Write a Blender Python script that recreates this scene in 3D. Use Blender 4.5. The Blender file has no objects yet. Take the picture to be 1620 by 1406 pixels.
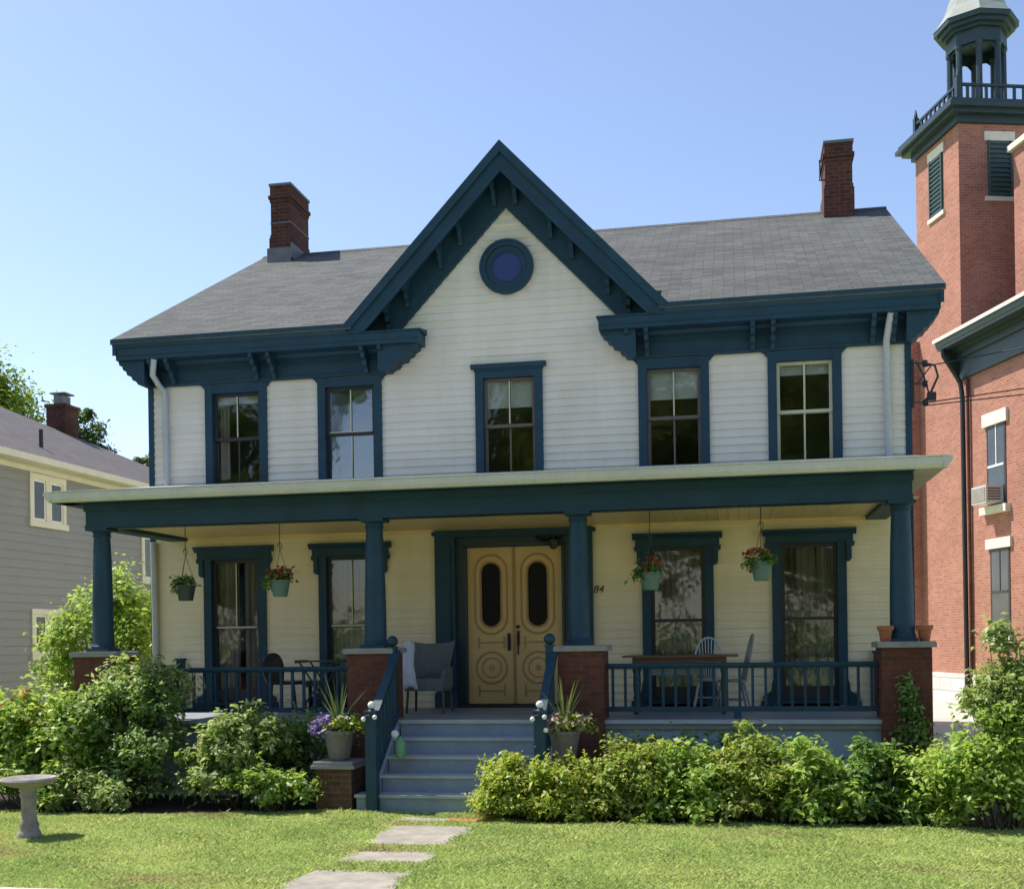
import bpy, bmesh, math, random
import numpy as np
from mathutils import Vector, Matrix

G = -1.05                      # ground level; the porch deck is z = 0
R = math.radians
random.seed(11)
RNG = np.random.default_rng(11)
scene = bpy.context.scene
COL = scene.collection
OFF = (0, 0, 0)

# ------------------------------------------------------------------ meshes
class MB:
    def __init__(s): s.v = []; s.f = []
    def add(s, vs, fs):
        n = len(s.v)
        s.v += [tuple(float(c) for c in v) for v in vs]
        s.f += [tuple(i + n for i in f) for f in fs]
        return s
    def box(s, x0, x1, y0, y1, z0, z1):
        return s.add([(x0,y0,z0),(x1,y0,z0),(x1,y1,z0),(x0,y1,z0),(x0,y0,z1),(x1,y0,z1),(x1,y1,z1),(x0,y1,z1)],
              [(3,2,1,0),(4,5,6,7),(0,1,5,4),(1,2,6,5),(2,3,7,6),(3,0,4,7)])
    def prism(s, poly, axis, a, b):
        n = len(poly)
        def P(t, p): return (t,p[0],p[1]) if axis == 'x' else ((p[0],t,p[1]) if axis == 'y' else (p[0],p[1],t))
        vs = [P(a,p) for p in poly] + [P(b,p) for p in poly]
        fs = [tuple(range(n)), tuple(range(2*n-1, n-1, -1))]
        fs += [(i, i+n, (i+1)%n+n, (i+1)%n) for i in range(n)]
        return s.add(vs, fs)
    def bar(s, p, q, w, h=None, up=(0,0,1)):
        h = h or w
        p, q = Vector(p), Vector(q); d = (q-p).normalized(); u = Vector(up)
        if abs(d.dot(u)) > .98: u = Vector((0,1,0))
        a = d.cross(u).normalized(); b = a.cross(d)
        vs = []
        for c in (p, q):
            for sa, sb in ((-1,-1),(1,-1),(1,1),(-1,1)): vs.append(c + a*sa*w/2 + b*sb*h/2)
        return s.add(vs, [(3,2,1,0),(4,5,6,7),(0,1,5,4),(1,2,6,5),(2,3,7,6),(3,0,4,7)])
    def tube(s, pts, r, n=8, closed=False):
        pts = [Vector(p) for p in pts]; m = len(pts)
        rs = r if isinstance(r, (list, tuple)) else [r]*m
        vs = []; prev = None
        for i, p in enumerate(pts):
            if closed: d = pts[(i+1)%m] - pts[i-1]
            else: d = pts[min(i+1, m-1)] - pts[max(i-1, 0)]
            d.normalize()
            if prev is None:
                u = Vector((0,0,1)) if abs(d.z) < .9 else Vector((0,1,0))
                a = d.cross(u).normalized()
            else: a = (prev - d*prev.dot(d)).normalized()
            prev = a; b = d.cross(a)
            for k in range(n):
                t = 2*math.pi*k/n; vs.append(p + (a*math.cos(t) + b*math.sin(t))*rs[i])
        fs = []
        for i in range(m if closed else m-1):
            j = (i+1) % m
            fs += [(i*n+k, i*n+(k+1)%n, j*n+(k+1)%n, j*n+k) for k in range(n)]
        if not closed: fs += [tuple(range(n-1,-1,-1)), tuple(range((m-1)*n, m*n))]
        return s.add(vs, fs)
    def lathe(s, prof, c=(0,0,0), n=28):
        vs = []; m = len(prof)
        for r, z in prof:
            for k in range(n):
                t = 2*math.pi*(k+.5)/n; vs.append((c[0]+max(r,1e-4)*math.cos(t), c[1]+max(r,1e-4)*math.sin(t), c[2]+z))
        fs = []
        for i in range(m-1):
            fs += [(i*n+k, i*n+(k+1)%n, (i+1)*n+(k+1)%n, (i+1)*n+k) for k in range(n)]
        fs += [tuple(range(n-1,-1,-1)), tuple(range((m-1)*n, m*n))]
        return s.add(vs, fs)
    def ball(s, c, r, n=14, sz=1):
        return s.lathe([(r*math.sin(math.pi*i/10), -r*sz*math.cos(math.pi*i/10)) for i in range(11)], c, n)
    def mirror_copy(s, other, f):
        return s.add([f(v) for v in other.v], other.f)
    def build(s, name, mat, parent=None, smooth=False, recalc=True, loc=None):
        off = OFF if loc is None else loc
        me = bpy.data.meshes.new(name)
        me.from_pydata([(x-off[0], y-off[1], z-off[2]) for x, y, z in s.v], [], s.f)
        if recalc:
            bm = bmesh.new(); bm.from_mesh(me)
            bmesh.ops.recalc_face_normals(bm, faces=bm.faces[:]); bm.to_mesh(me); bm.free()
        uvs(me)
        me.materials.append(mat)
        if smooth:
            me.polygons.foreach_set('use_smooth', [True]*len(me.polygons)); me.set_sharp_from_angle(angle=R(38))
        o = bpy.data.objects.new(name, me); COL.objects.link(o)
        if parent is not None: o.parent = parent
        else: o.location = off
        return o

def uvs(me):
    uv = me.uv_layers.new(name='UVMap'); data = np.zeros((len(me.loops), 2), np.float32)
    Z = Vector((0,0,1))
    for p in me.polygons:
        n = p.normal
        t = Vector((1,0,0)) if abs(n.z) > .985 else Z.cross(n).normalized()
        b = n.cross(t)
        for li in p.loop_indices:
            c = me.vertices[me.loops[li].vertex_index].co
            data[li] = (c.dot(t), c.dot(b))
    uv.data.foreach_set('uv', data.ravel())

def tag(o, label=None, cat=None, group=None, kind=None):
    if label: o['label'] = label
    if cat: o['category'] = cat
    if group: o['group'] = group
    if kind: o['kind'] = kind
    return o
def thing(name, label, cat, loc=(0,0,0), rz=0, group=None, local=False):
    global OFF
    o = bpy.data.objects.new(name, None); COL.objects.link(o)
    o.empty_display_size = .2
    o.location = loc; o.rotation_euler = (0,0,rz)
    OFF = (0,0,0) if local else tuple(loc)
    return tag(o, label, cat, group)
def copy_tree(o, parent=None):
    c = o.copy(); COL.objects.link(c); c.parent = parent
    for ch in [x for x in scene.objects if x.parent == o]: copy_tree(ch, c)
    return c

# ------------------------------------------------------------------ materials
def nt(name):
    m = bpy.data.materials.new(name); m.use_nodes = True
    t = m.node_tree; t.nodes.clear()
    out = t.nodes.new('ShaderNodeOutputMaterial')
    return m, t, out
def node(t, typ, **kw):
    n = t.nodes.new(typ)
    for k, v in kw.items():
        if k in n.inputs.keys() if isinstance(k, str) else False: n.inputs[k].default_value = v
        else: setattr(n, k, v)
    return n
def c4(c): return (c[0], c[1], c[2], 1)
def ramp(t, fac, stops, interp='LINEAR'):
    r = t.nodes.new('ShaderNodeValToRGB'); r.color_ramp.interpolation = interp
    e = r.color_ramp.elements
    while len(e) < len(stops): e.new(.5)
    for el, (p, c) in zip(e, stops): el.position = p; el.color = c4(c)
    t.links.new(fac, r.inputs[0]); return r.outputs[0]
def noise(t, vec, scale, detail=4, rough=.6):
    n = t.nodes.new('ShaderNodeTexNoise'); n.inputs['Scale'].default_value = scale
    n.inputs['Detail'].default_value = detail; n.inputs['Roughness'].default_value = rough
    t.links.new(vec, n.inputs['Vector']); return n.outputs['Fac']
def mapping(t, vec, sc):
    m = t.nodes.new('ShaderNodeMapping'); m.inputs['Scale'].default_value = sc
    t.links.new(vec, m.inputs['Vector']); return m.outputs[0]
def mix(t, a, b, fac, mode='MIX'):
    m = t.nodes.new('ShaderNodeMix'); m.data_type = 'RGBA'; m.blend_type = mode
    for sock, v in ((0, fac), (6, a), (7, b)):
        if isinstance(v, (int, float)): m.inputs[sock].default_value = v
        elif isinstance(v, (tuple, list)): m.inputs[sock].default_value = c4(v)
        else: t.links.new(v, m.inputs[sock])
    return m.outputs[2]
def bump(t, h, strength, dist=.01):
    b = t.nodes.new('ShaderNodeBump'); b.inputs['Strength'].default_value = strength; b.inputs['Distance'].default_value = dist
    t.links.new(h, b.inputs['Height']); return b.outputs[0]
def sc(c, k): return tuple(min(1, x*k) for x in c)

def paint(name, col, rough=.5, var=.16, scale=3, grain=None, metal=0, bmp=.08, spec=.5):
    """painted, stone or metal surface with soft wear"""
    m, t, out = nt(name)
    tc = t.nodes.new('ShaderNodeTexCoord'); v = tc.outputs['Object']
    n1 = noise(t, v, scale, 5); v2 = mapping(t, tc.outputs['UV'], grain) if grain else v
    n2 = noise(t, v2, scale*7, 4)
    c = ramp(t, n1, [(.25, sc(col, 1-var)), (.75, sc(col, 1+var*.7))])
    c = mix(t, c, ramp(t, n2, [(.3, (.82,.82,.82)), (.62, (1,1,1))]), .6, 'MULTIPLY')
    p = node(t, 'ShaderNodeBsdfPrincipled', Roughness=rough, Metallic=metal)
    p.inputs['Specular IOR Level'].default_value = spec
    t.links.new(c, p.inputs['Base Color'])
    if bmp: t.links.new(bump(t, n2, bmp, .01), p.inputs['Normal'])
    t.links.new(p.outputs[0], out.inputs[0]); return m

def brick(name, c1, c2, mortar, w=.21, h=.075, ms=.010, var=.35, stain=.3, bmp=.5):
    m, t, out = nt(name)
    tc = t.nodes.new('ShaderNodeTexCoord')
    b = t.nodes.new('ShaderNodeTexBrick'); t.links.new(tc.outputs['UV'], b.inputs['Vector'])
    b.inputs['Scale'].default_value = 1; b.inputs['Brick Width'].default_value = w; b.inputs['Row Height'].default_value = h
    b.inputs['Mortar Size'].default_value = ms; b.inputs['Mortar Smooth'].default_value = .2; b.inputs['Bias'].default_value = -.1
    b.inputs['Color1'].default_value = c4(c1); b.inputs['Color2'].default_value = c4(c2); b.inputs['Mortar'].default_value = c4(mortar)
    n = noise(t, tc.outputs['Object'], .9, 6, .65); n2 = noise(t, tc.outputs['Object'], 14, 4)
    c = mix(t, b.outputs['Color'], ramp(t, n, [(.3, (1-stain,)*3), (.68, (1.0,1.0,1.0))]), 1, 'MULTIPLY')
    c = mix(t, c, ramp(t, n2, [(.3, (1-var,)*3), (.7, (1,1,1))]), .8, 'MULTIPLY')
    p = node(t, 'ShaderNodeBsdfPrincipled', Roughness=.9); p.inputs['Specular IOR Level'].default_value = .2
    t.links.new(c, p.inputs['Base Color'])
    inv = t.nodes.new('ShaderNodeMath'); inv.operation = 'SUBTRACT'; inv.inputs[0].default_value = 1; t.links.new(b.outputs['Fac'], inv.inputs[1])
    t.links.new(bump(t, inv.outputs[0], bmp, .008), p.inputs['Normal'])
    t.links.new(p.outputs[0], out.inputs[0]); return m

def leafmat(name, stops, trans=.5, rough=.46, nscale=1.6, tint=(.84,.87,.74)):
    m, t, out = nt(name)
    g = t.nodes.new('ShaderNodeNewGeometry'); tc = t.nodes.new('ShaderNodeTexCoord')
    c = ramp(t, g.outputs['Random Per Island'], stops)
    n = noise(t, tc.outputs['Object'], nscale, 3)
    c = mix(t, c, ramp(t, n, [(.35, tint), (.6, (1,1,1))]), .8, 'MULTIPLY')
    p = node(t, 'ShaderNodeBsdfPrincipled', Roughness=rough); p.inputs['Specular IOR Level'].default_value = .35
    t.links.new(c, p.inputs['Base Color'])
    tr = t.nodes.new('ShaderNodeBsdfTranslucent'); t.links.new(mix(t, c, (1,1.0,.35), .5, 'MULTIPLY'), tr.inputs[0])
    mx = t.nodes.new('ShaderNodeMixShader'); mx.inputs[0].default_value = trans
    t.links.new(p.outputs[0], mx.inputs[1]); t.links.new(tr.outputs[0], mx.inputs[2])
    t.links.new(mx.outputs[0], out.inputs[0]); return m

def glassmat(name, tintc=(.6,.64,.62), refl=.10, rough=.01, wob=.25):
    m, t, out = nt(name)
    tc = t.nodes.new('ShaderNodeTexCoord')
    tr = t.nodes.new('ShaderNodeBsdfTransparent'); tr.inputs[0].default_value = c4(tintc)
    gl = t.nodes.new('ShaderNodeBsdfGlossy'); gl.inputs['Roughness'].default_value = rough; gl.inputs[0].default_value = (.9,.93,.95,1)
    n = noise(t, tc.outputs['Object'], 3.2, 2)
    nb = bump(t, n, wob, .02); t.links.new(nb, gl.inputs['Normal'])
    fr = t.nodes.new('ShaderNodeFresnel'); fr.inputs[0].default_value = 1.5
    ad = t.nodes.new('ShaderNodeMath'); ad.operation = 'ADD'; ad.use_clamp = True; ad.inputs[1].default_value = refl
    t.links.new(fr.outputs[0], ad.inputs[0])
    mx = t.nodes.new('ShaderNodeMixShader'); t.links.new(ad.outputs[0], mx.inputs[0])
    t.links.new(tr.outputs[0], mx.inputs[1]); t.links.new(gl.outputs[0], mx.inputs[2])
    t.links.new(mx.outputs[0], out.inputs[0]); return m

TEALC = (.012, .051, .081)
def sidingmat(name, col):
    m, t, out = nt(name)
    tc = t.nodes.new('ShaderNodeTexCoord')
    mp = t.nodes.new('ShaderNodeMapping'); mp.inputs['Location'].default_value = (.4, -(-.02-G)+.118*9, 0); t.links.new(tc.outputs['UV'], mp.inputs['Vector'])
    b = t.nodes.new('ShaderNodeTexBrick'); t.links.new(mp.outputs[0], b.inputs['Vector'])
    b.inputs['Scale'].default_value = 1; b.inputs['Brick Width'].default_value = 5.2; b.inputs['Row Height'].default_value = .118
    b.inputs['Mortar Size'].default_value = .0022; b.offset = .37; b.offset_frequency = 3
    b.inputs['Color1'].default_value = c4(col); b.inputs['Color2'].default_value = c4(sc(col, .95)); b.inputs['Mortar'].default_value = c4(sc(col, .82))
    n1 = noise(t, tc.outputs['Object'], .8, 5, .65); n2 = noise(t, mapping(t, tc.outputs['Object'], (2.2, 2.2, .3)), 1.3, 6, .7); n3 = noise(t, mapping(t, tc.outputs['Object'], (1, 1, 9)), 6, 3)
    c = mix(t, b.outputs['Color'], ramp(t, n1, [(.3, (.90,.89,.86)), (.65, (1,1,1))]), 1, 'MULTIPLY')
    c = mix(t, c, ramp(t, n2, [(.35, (.88,.87,.83)), (.6, (1,1,1))]), .5, 'MULTIPLY')
    p = node(t, 'ShaderNodeBsdfPrincipled', Roughness=.6); p.inputs['Specular IOR Level'].default_value = .35
    t.links.new(c, p.inputs['Base Color']); t.links.new(bump(t, n3, .10, .01), p.inputs['Normal'])
    t.links.new(p.outputs[0], out.inputs[0]); return m
M = dict(
 teal=paint('teal_paint', TEALC, .55, .28, 2.6, grain=(1.5,9,1), bmp=.10, spec=.4),
 blue=paint('oculus_blue_disc', (.022,.04,.17), .35, .15),  # one even blue over the whole oculus disc
 siding=sidingmat('white_siding_paint', (.88,.81,.69)), porchsiding=sidingmat('siding_paint_warm_bounce', (.95,.81,.57)),  # porch copy of the siding has warm bounce light put into its colour
 cream=paint('cream_trim_paint', (.78,.74,.60), .5, .08),
 white=paint('white_paint', (.78,.78,.74), .5, .1),
 downpipe=paint('white_metal_pipe', (.52,.53,.53), .4, .1),
 ceiling=paint('tan_ceiling_boards', (.88,.64,.32), .5, .1, 2, grain=(1,14,1)),
 doormould=paint('brown_glazed_moulding', (.46,.27,.10), .45, .15, 4),
 deck=paint('slate_blue_floor_paint', (.30,.33,.37), .5, .15, 3, grain=(8,1,1)),
 tread=paint('worn_step_paint', (.43,.46,.48), .5, .2, 3, grain=(1,8,1)),
 riser=paint('step_riser_paint', (.27,.32,.385), .5, .15, 3),
 skirt=paint('slate_blue_skirt_paint', (.33,.42,.475), .55, .12, 2),
 gutter=paint('olive_white_gutter_paint', (.62,.59,.50), .5, .1),
 soffit=paint('beige_soffit_board', (.45,.40,.31), .6, .12),
 metalroof=paint('grey_metal_roof', (.42,.42,.50), .4, .12),
 door=paint('ochre_door_paint', (.70,.45,.18), .42, .1, 2.5, grain=(10,1,1)),
 dark=paint('dark_sash_paint', (.035,.03,.032), .45, .2),
 black=paint('black_metal', (.008,.008,.009), .4, .2),
 iron=paint('dark_iron', (.02,.022,.024), .4, .2),
 creamsash=paint('ivory_sash_paint', (.62,.60,.40), .45, .1),
 brownsash=paint('brown_sash_paint', (.16,.12,.10), .5, .15),
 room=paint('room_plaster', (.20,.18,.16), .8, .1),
 curtain=paint('curtain_cloth', (.40,.35,.31), .9, .2, 4, grain=(6,1,1)),
 blind=paint('blind_cloth', (.80,.80,.74), .9, .08),
 darkglass=paint('dark_leaded_glass', (.012,.010,.009), .35, .3, 9, bmp=.2, spec=.12),
 glass=glassmat('window_glass', (.86,.88,.86), .05, .06),
 glassclear=glassmat('reflective_glass', (.3,.32,.34), .22, .05, .07),
 pierbrick=brick('dark_red_brick', (.25,.078,.045), (.17,.055,.036), (.14,.10,.08), h=.068, bmp=.7),
 chimbrick=brick('sooty_red_brick', (.20,.06,.045), (.11,.04,.032), (.15,.12,.10), stain=.5),
 churchbrick=brick('church_brick', (.52,.225,.16), (.40,.155,.11), (.50,.32,.25), ms=.009, var=.25, stain=.24, bmp=.3),
 pedbrick=brick('tan_brown_brick', (.20,.10,.055), (.15,.075,.042), (.19,.14,.10)),
 stone=paint('grey_cap_stone', (.29,.28,.26), .85, .2, 6),
 lime=paint('pale_limestone', (.74,.70,.60), .85, .12, 4),
 rockface=brick('white_rock_face_stone', (.78,.76,.71), (.64,.62,.58), (.5,.48,.45), w=.75, h=.38, ms=.02, var=.2, stain=.15, bmp=1),
 shingle=brick('grey_roof_shingles', (.146,.153,.142), (.096,.101,.097), (.055,.056,.056), w=.33, h=.145, ms=.006, var=.25, stain=.22, bmp=.35),
 shingle2=brick('brown_grey_shingles', (.16,.145,.145), (.125,.112,.112), (.085,.08,.08), w=.33, h=.15, ms=.006, var=.2, stain=.15, bmp=.3),
 slate=brick('slate_roof', (.16,.17,.22), (.12,.13,.17), (.07,.07,.09), w=.3, h=.2, ms=.01, var=.2, stain=.2),
 greysiding=paint('grey_siding_paint', (.25,.25,.265), .6, .08, 1, grain=(.5,10,1)),
 nbtrim=paint('warm_white_trim', (.70,.66,.54), .5, .08),
 church_green=paint('dark_green_trim_paint', (.022,.046,.055), .45, .2),
 copper=paint('grey_green_metal_dome', (.30,.33,.28), .45, .25, 2),
 louvre=paint('green_louvre_paint', (.045,.085,.085), .5, .2),
 lead=paint('lead_flashing', (.16,.155,.165), .55, .3, 6),
 terracotta=paint('terracotta', (.42,.14,.06), .8, .2, 8),
 potgrey=paint('grey_pot', (.21,.19,.17), .75, .15, 6),
 potgreen=paint('green_plastic_pot', (.11,.19,.15), .5, .12),
 potdark=paint('dark_green_pot', (.03,.05,.04), .5, .15),
 soil=paint('dark_mulch', (.035,.024,.016), .95, .5, 9, bmp=.6),
 concrete=paint('bath_concrete', (.33,.30,.265), .9, .4, 9, bmp=.35),
 slab=paint('walk_slab', (.34,.305,.25), .92, .35, 4, bmp=.5),
 sidewalk=paint('sidewalk_concrete', (.50,.47,.41), .92, .15, 1.4, bmp=.3),
 asphalt=paint('asphalt', (.055,.055,.058), .95, .2, 6, bmp=.4),
 wood=paint('brown_wood', (.17,.09,.05), .5, .25, 3, grain=(1,9,1)),
 greywood=paint('weathered_chair_wood', (.30,.28,.24), .7, .2, 4),
 whitewood=paint('white_chair_paint', (.58,.60,.62), .5, .1),
 wicker=paint('grey_green_wicker', (.16,.19,.185), .75, .25, 25, bmp=.8),
 cloth=paint('white_cotton', (.62,.64,.68), .95, .08, 6),
 greenmetal=paint('dark_green_metal', (.02,.06,.055), .4, .2),
 bulb=paint('white_globe', (.85,.85,.82), .25, .03),
 jar=paint('pale_green_jar', (.16,.36,.20), .3, .15),
 bark=paint('bark', (.085,.06,.04), .95, .35, 9, bmp=.6),
 stem=paint('green_brown_stem', (.09,.09,.04), .8, .3, 9),
 acwhite=paint('grey_white_enamel', (.60,.60,.58), .4, .08),
 cable=paint('cable_rubber', (.03,.028,.028), .6, .1),
 digit=paint('bronze_numerals', (.055,.035,.012), .4, .1, metal=.3),
 # leaves
 l_yellowgreen=leafmat('yellow_green_leaves', [(0,(.27,.39,.05)),(.45,(.44,.56,.08)),(.85,(.56,.62,.13)),(1,(.50,.36,.13))]),
 l_bright=leafmat('bright_green_leaves', [(0,(.21,.38,.06)),(.5,(.41,.57,.11)),(1,(.60,.66,.22))]),
 l_mid=leafmat('mid_green_leaves', [(0,(.10,.21,.05)),(.5,(.20,.34,.07)),(1,(.34,.45,.13))]),
 l_dark=leafmat('dark_green_leaves', [(0,(.13,.25,.07)),(.5,(.27,.42,.11)),(.85,(.44,.54,.18)),(1,(.56,.60,.28))]),
 l_olive=leafmat('olive_pale_leaves', [(0,(.20,.31,.09)),(.5,(.38,.49,.15)),(1,(.58,.61,.30))]),
 l_rust=leafmat('rust_tinted_leaves', [(0,(.22,.34,.06)),(.5,(.38,.49,.09)),(.92,(.50,.52,.15)),(1,(.54,.36,.15))]),
 l_tree=leafmat('tree_leaves', [(0,(.12,.20,.03)),(.5,(.24,.34,.055)),(1,(.38,.46,.10))], nscale=.4),
 l_treedark=leafmat('dark_tree_leaves', [(0,(.04,.085,.03)),(.5,(.075,.14,.045)),(1,(.13,.20,.07))], nscale=.4),
 blade=leafmat('spike_leaves', [(0,(.14,.20,.06)),(1,(.30,.34,.13))], trans=.2),
 f_purple=leafmat('purple_petals', [(0,(.30,.22,.52)),(1,(.50,.38,.66))], .3, tint=(.9,.9,.9)),
 f_pink=leafmat('pale_pink_petals', [(0,(.55,.33,.42)),(1,(.72,.58,.55))], .3, tint=(.9,.9,.9)),
 f_red=leafmat('coral_petals', [(0,(.42,.05,.04)),(1,(.60,.16,.10))], .3, tint=(.9,.9,.9)),
 f_orange=leafmat('orange_petals', [(0,(.55,.22,.05)),(1,(.70,.40,.12))], .3, tint=(.9,.9,.9)),
 f_white=leafmat('white_petals', [(0,(.6,.62,.5)),(1,(.75,.75,.68))], .3, tint=(.9,.9,.9)),
)

# lawn: short blades over soil with dry patches
def lawnmat():
    m, t, out = nt('lawn_blades')
    g = t.nodes.new('ShaderNodeNewGeometry')
    c = ramp(t, g.outputs['Random Per Island'], [(0,(.40,.50,.15)),(.5,(.60,.70,.23)),(.88,(.70,.76,.30)),(1,(.74,.68,.42))])
    n = noise(t, g.outputs['Position'], .8, 4)
    c = mix(t, c, ramp(t, n, [(.36, (.72,.82,.7)), (.62, (1.0,1.0,1.0))]), .9, 'MULTIPLY')
    n2 = noise(t, mapping(t, g.outputs['Position'], (.55,1.1,1)), .75, 3)
    c = mix(t, c, (.52,.42,.22), ramp(t, n2, [(.58, (0,0,0)), (.70, (.7,.7,.7))]))
    p = node(t, 'ShaderNodeBsdfPrincipled', Roughness=.5); p.inputs['Specular IOR Level'].default_value = .3
    t.links.new(c, p.inputs['Base Color'])
    tr = t.nodes.new('ShaderNodeBsdfTranslucent'); t.links.new(c, tr.inputs[0])
    mx = t.nodes.new('ShaderNodeMixShader'); mx.inputs[0].default_value = .42
    t.links.new(p.outputs[0], mx.inputs[1]); t.links.new(tr.outputs[0], mx.inputs[2]); t.links.new(mx.outputs[0], out.inputs[0])
    return m
M['lawn'] = lawnmat()
M['ground'] = paint('turf_soil', (.36,.45,.15), .95, .35, 2.5, bmp=.4)

# ------------------------------------------------------------------ foliage
def raw_mesh(name, V, nper, mat, uvless=True):
    n = len(V)//nper
    me = bpy.data.meshes.new(name)
    me.vertices.add(len(V)); me.vertices.foreach_set('co', V.astype(np.float32).ravel())
    me.loops.add(n*nper); me.loops.foreach_set('vertex_index', np.arange(n*nper, dtype=np.int32))
    me.polygons.add(n); me.polygons.foreach_set('loop_start', np.arange(0, n*nper, nper, dtype=np.int32))
    me.update(calc_edges=True); me.materials.append(mat)
    return me
def unit(a): return a/np.maximum(np.linalg.norm(a, axis=-1, keepdims=True), 1e-9)
def leaf_quads(pos, nrm, size, aspect=.5, droop=.25, rng=RNG):
    n = len(pos)
    ax = rng.normal(size=(n,3)); ax[:,2] -= droop
    ax = unit(ax - nrm*(ax*nrm).sum(1, keepdims=True))
    sd = np.cross(nrm, ax)
    L = size*(.45+1.1*rng.random((n,1))); Wd = L*aspect
    base = pos; tip = pos + ax*L - nrm*L*.12
    m1 = pos + ax*L*.45 + sd*Wd*.5 + nrm*L*.1; m2 = pos + ax*L*.45 - sd*Wd*.5 + nrm*L*.1
    return np.stack([base, m1, tip, m2], 1).reshape(-1, 3)
def foliage(blobs, n, size, seed, aspect=.5, clump=.2, nclump=26, up=.85, inner=.55):
    """leaf quads in clumps through the outer volume of ellipsoid blobs (cx,cy,cz,rx,ry,rz)"""
    rng = np.random.default_rng(seed); B = np.array(blobs, float)
    w = (B[:,3]*B[:,4]*B[:,5])**(2/3); w /= w.sum()
    P = []; Nn = []
    for b, wi in zip(B, w):
        k = max(int(n*wi), 20); mc = max(int(nclump*(.5+wi*len(B)*.5)), 6)
        d = unit(rng.normal(size=(mc,3))); d[:,2] = np.where(d[:,2] < -.35, -d[:,2], d[:,2])
        rr = inner + (1-inner)*rng.random((mc,1))**.6
        rr *= 1 + .16*rng.normal(size=(mc,1))
        cc = b[:3] + d*rr*b[3:6]
        cs = clump*(.6+.8*rng.random((mc,1)))
        idx = rng.integers(0, mc, k)
        p = cc[idx] + rng.normal(size=(k,3))*cs[idx]*np.array([.5,.5,.42])
        nr = unit(unit((p-b[:3])/b[3:6])*.5 + np.array([0,0,up]) + rng.normal(size=(k,3))*.55)
        P.append(p); Nn.append(nr)
    P = np.concatenate(P); Nn = np.concatenate(Nn)
    keep = P[:,2] > G+.02
    return leaf_quads(P[keep], Nn[keep], size, aspect, rng=rng)
def shoots(blobs, size, seed, per=5):
    rng = np.random.default_rng(seed+77); P = []; Nn = []
    for b in blobs:
        for i in range(per):
            a = rng.uniform(0, 6.283); q = rng.uniform(.1, .85)
            x, y = b[0]+b[3]*q*math.cos(a), b[1]+b[4]*q*math.sin(a); z = b[2]+b[5]*math.sqrt(max(0, 1-q*q))*.95
            L = rng.uniform(.5, 1.1)*min(b[5], .34)*.75; ln = rng.normal(size=2)*.25
            for k in range(int(9+L*50)):
                t = rng.random(); r = size*.35*(1.15-t)
                aa = rng.uniform(0, 6.283)
                P.append((x+ln[0]*L*t+r*math.cos(aa), y+ln[1]*L*t+r*math.sin(aa), z-.05+L*t))
                Nn.append((math.cos(aa)*.5, math.sin(aa)*.5, .8))
    P = np.array(P); Nn = unit(np.array(Nn)+rng.normal(size=P.shape)*.3)
    return leaf_quads(P, Nn, size, .5, rng=rng)
def link_mesh(name, me, parent=None, loc=None):
    o = bpy.data.objects.new(name, me); COL.objects.link(o)
    if parent is not None: o.parent = parent
    if loc is not None: o.location = loc
    return o
def leaf_part(name, V, mat, parent):
    return link_mesh(name, raw_mesh(name, V - np.array(OFF), 4, mat), parent)
def stems(base, blobs, mat, parent, n=9, r=.012, seed=0, name='stem'):
    rng = random.Random(seed); mb = MB()
    for i in range(n):
        b = blobs[i % len(blobs)]
        e = (b[0]+rng.uniform(-.7,.7)*b[3], b[1]+rng.uniform(-.7,.7)*b[4], b[2]+rng.uniform(.1,.75)*b[5])
        s0 = (base[0]+rng.uniform(-1,1)*.10+(e[0]-base[0])*.25, base[1]+rng.uniform(-.08,.08), base[2]-.03)
        mid = tuple((s0[k]*.5+e[k]*.5)+rng.uniform(-.05,.05) for k in range(3))
        mb.tube([s0, mid, e], [r, r*.75, r*.3], 5)
    return mb.build(name, mat, parent, smooth=True, recalc=False)
def shrub(name, label, blobs, n, size, mat, seed, group=None, flowers=None, cat='shrub', **kw):
    B = np.array(blobs, float)
    base = (float(B[:,0].mean()), float(B[:,1].mean()), G)
    t = thing(name, label, cat, base, group=group)
    leaf_part('foliage', np.concatenate([foliage(blobs, int(n*2.0), size*.72, seed, **kw), shoots(blobs, size*.8, seed, 6 if size < .11 else 4)]), M[mat], t)
    stems(base, blobs, M['stem'], t, 6+3*len(blobs), seed=seed)
    if flowers:
        fm, fn, fs = flowers[:3]; fb = flowers[3] if len(flowers) > 3 else blobs
        leaf_part('flowers', foliage([(b[0],b[1],b[2],b[3]*1.04,b[4]*1.04,b[5]*1.06) for b in fb], fn, fs, seed+5, aspect=.9, clump=.05, nclump=12, inner=.95), M[fm], t)
    return t

# ================================================================== SETTING
def sheet(name, x0, x1, y0, y1, z, mat, kind='structure', n=1):
    mb = MB(); mb.add([(x0,y0,z),(x1,y0,z),(x1,y1,z),(x0,y1,z)], [(0,1,2,3)])
    global OFF; OFF = (0,0,0)
    return tag(mb.build(name, mat), kind=kind)
sheet('ground', -400, 400, -400, 400, G, M['ground'])
OFF = (0,0,0)
mb = MB(); mb.box(-60, 60, -9.95, -8.46, G-.05, G+.02)
tag(mb.build('sidewalk', M['sidewalk']), kind='structure')
mb = MB(); mb.box(-60, 60, -11.05, -10.9, G-.2, G+.02)
tag(mb.build('kerb', M['sidewalk']), kind='structure')
tag(MB().box(-120, 120, -18.5, -11.06, G-.4, G-.0+.004).build('road', M['asphalt']), kind='structure')
tag(MB().box(-60, 60, -21.2, -19.7, G-.05, G+.03).build('sidewalk', M['sidewalk']), kind='structure')
tag(MB().box(7.0, 9.4, -8.4, 24, G-.06, G+.012).build('driveway', M['sidewalk']), kind='structure')
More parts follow.
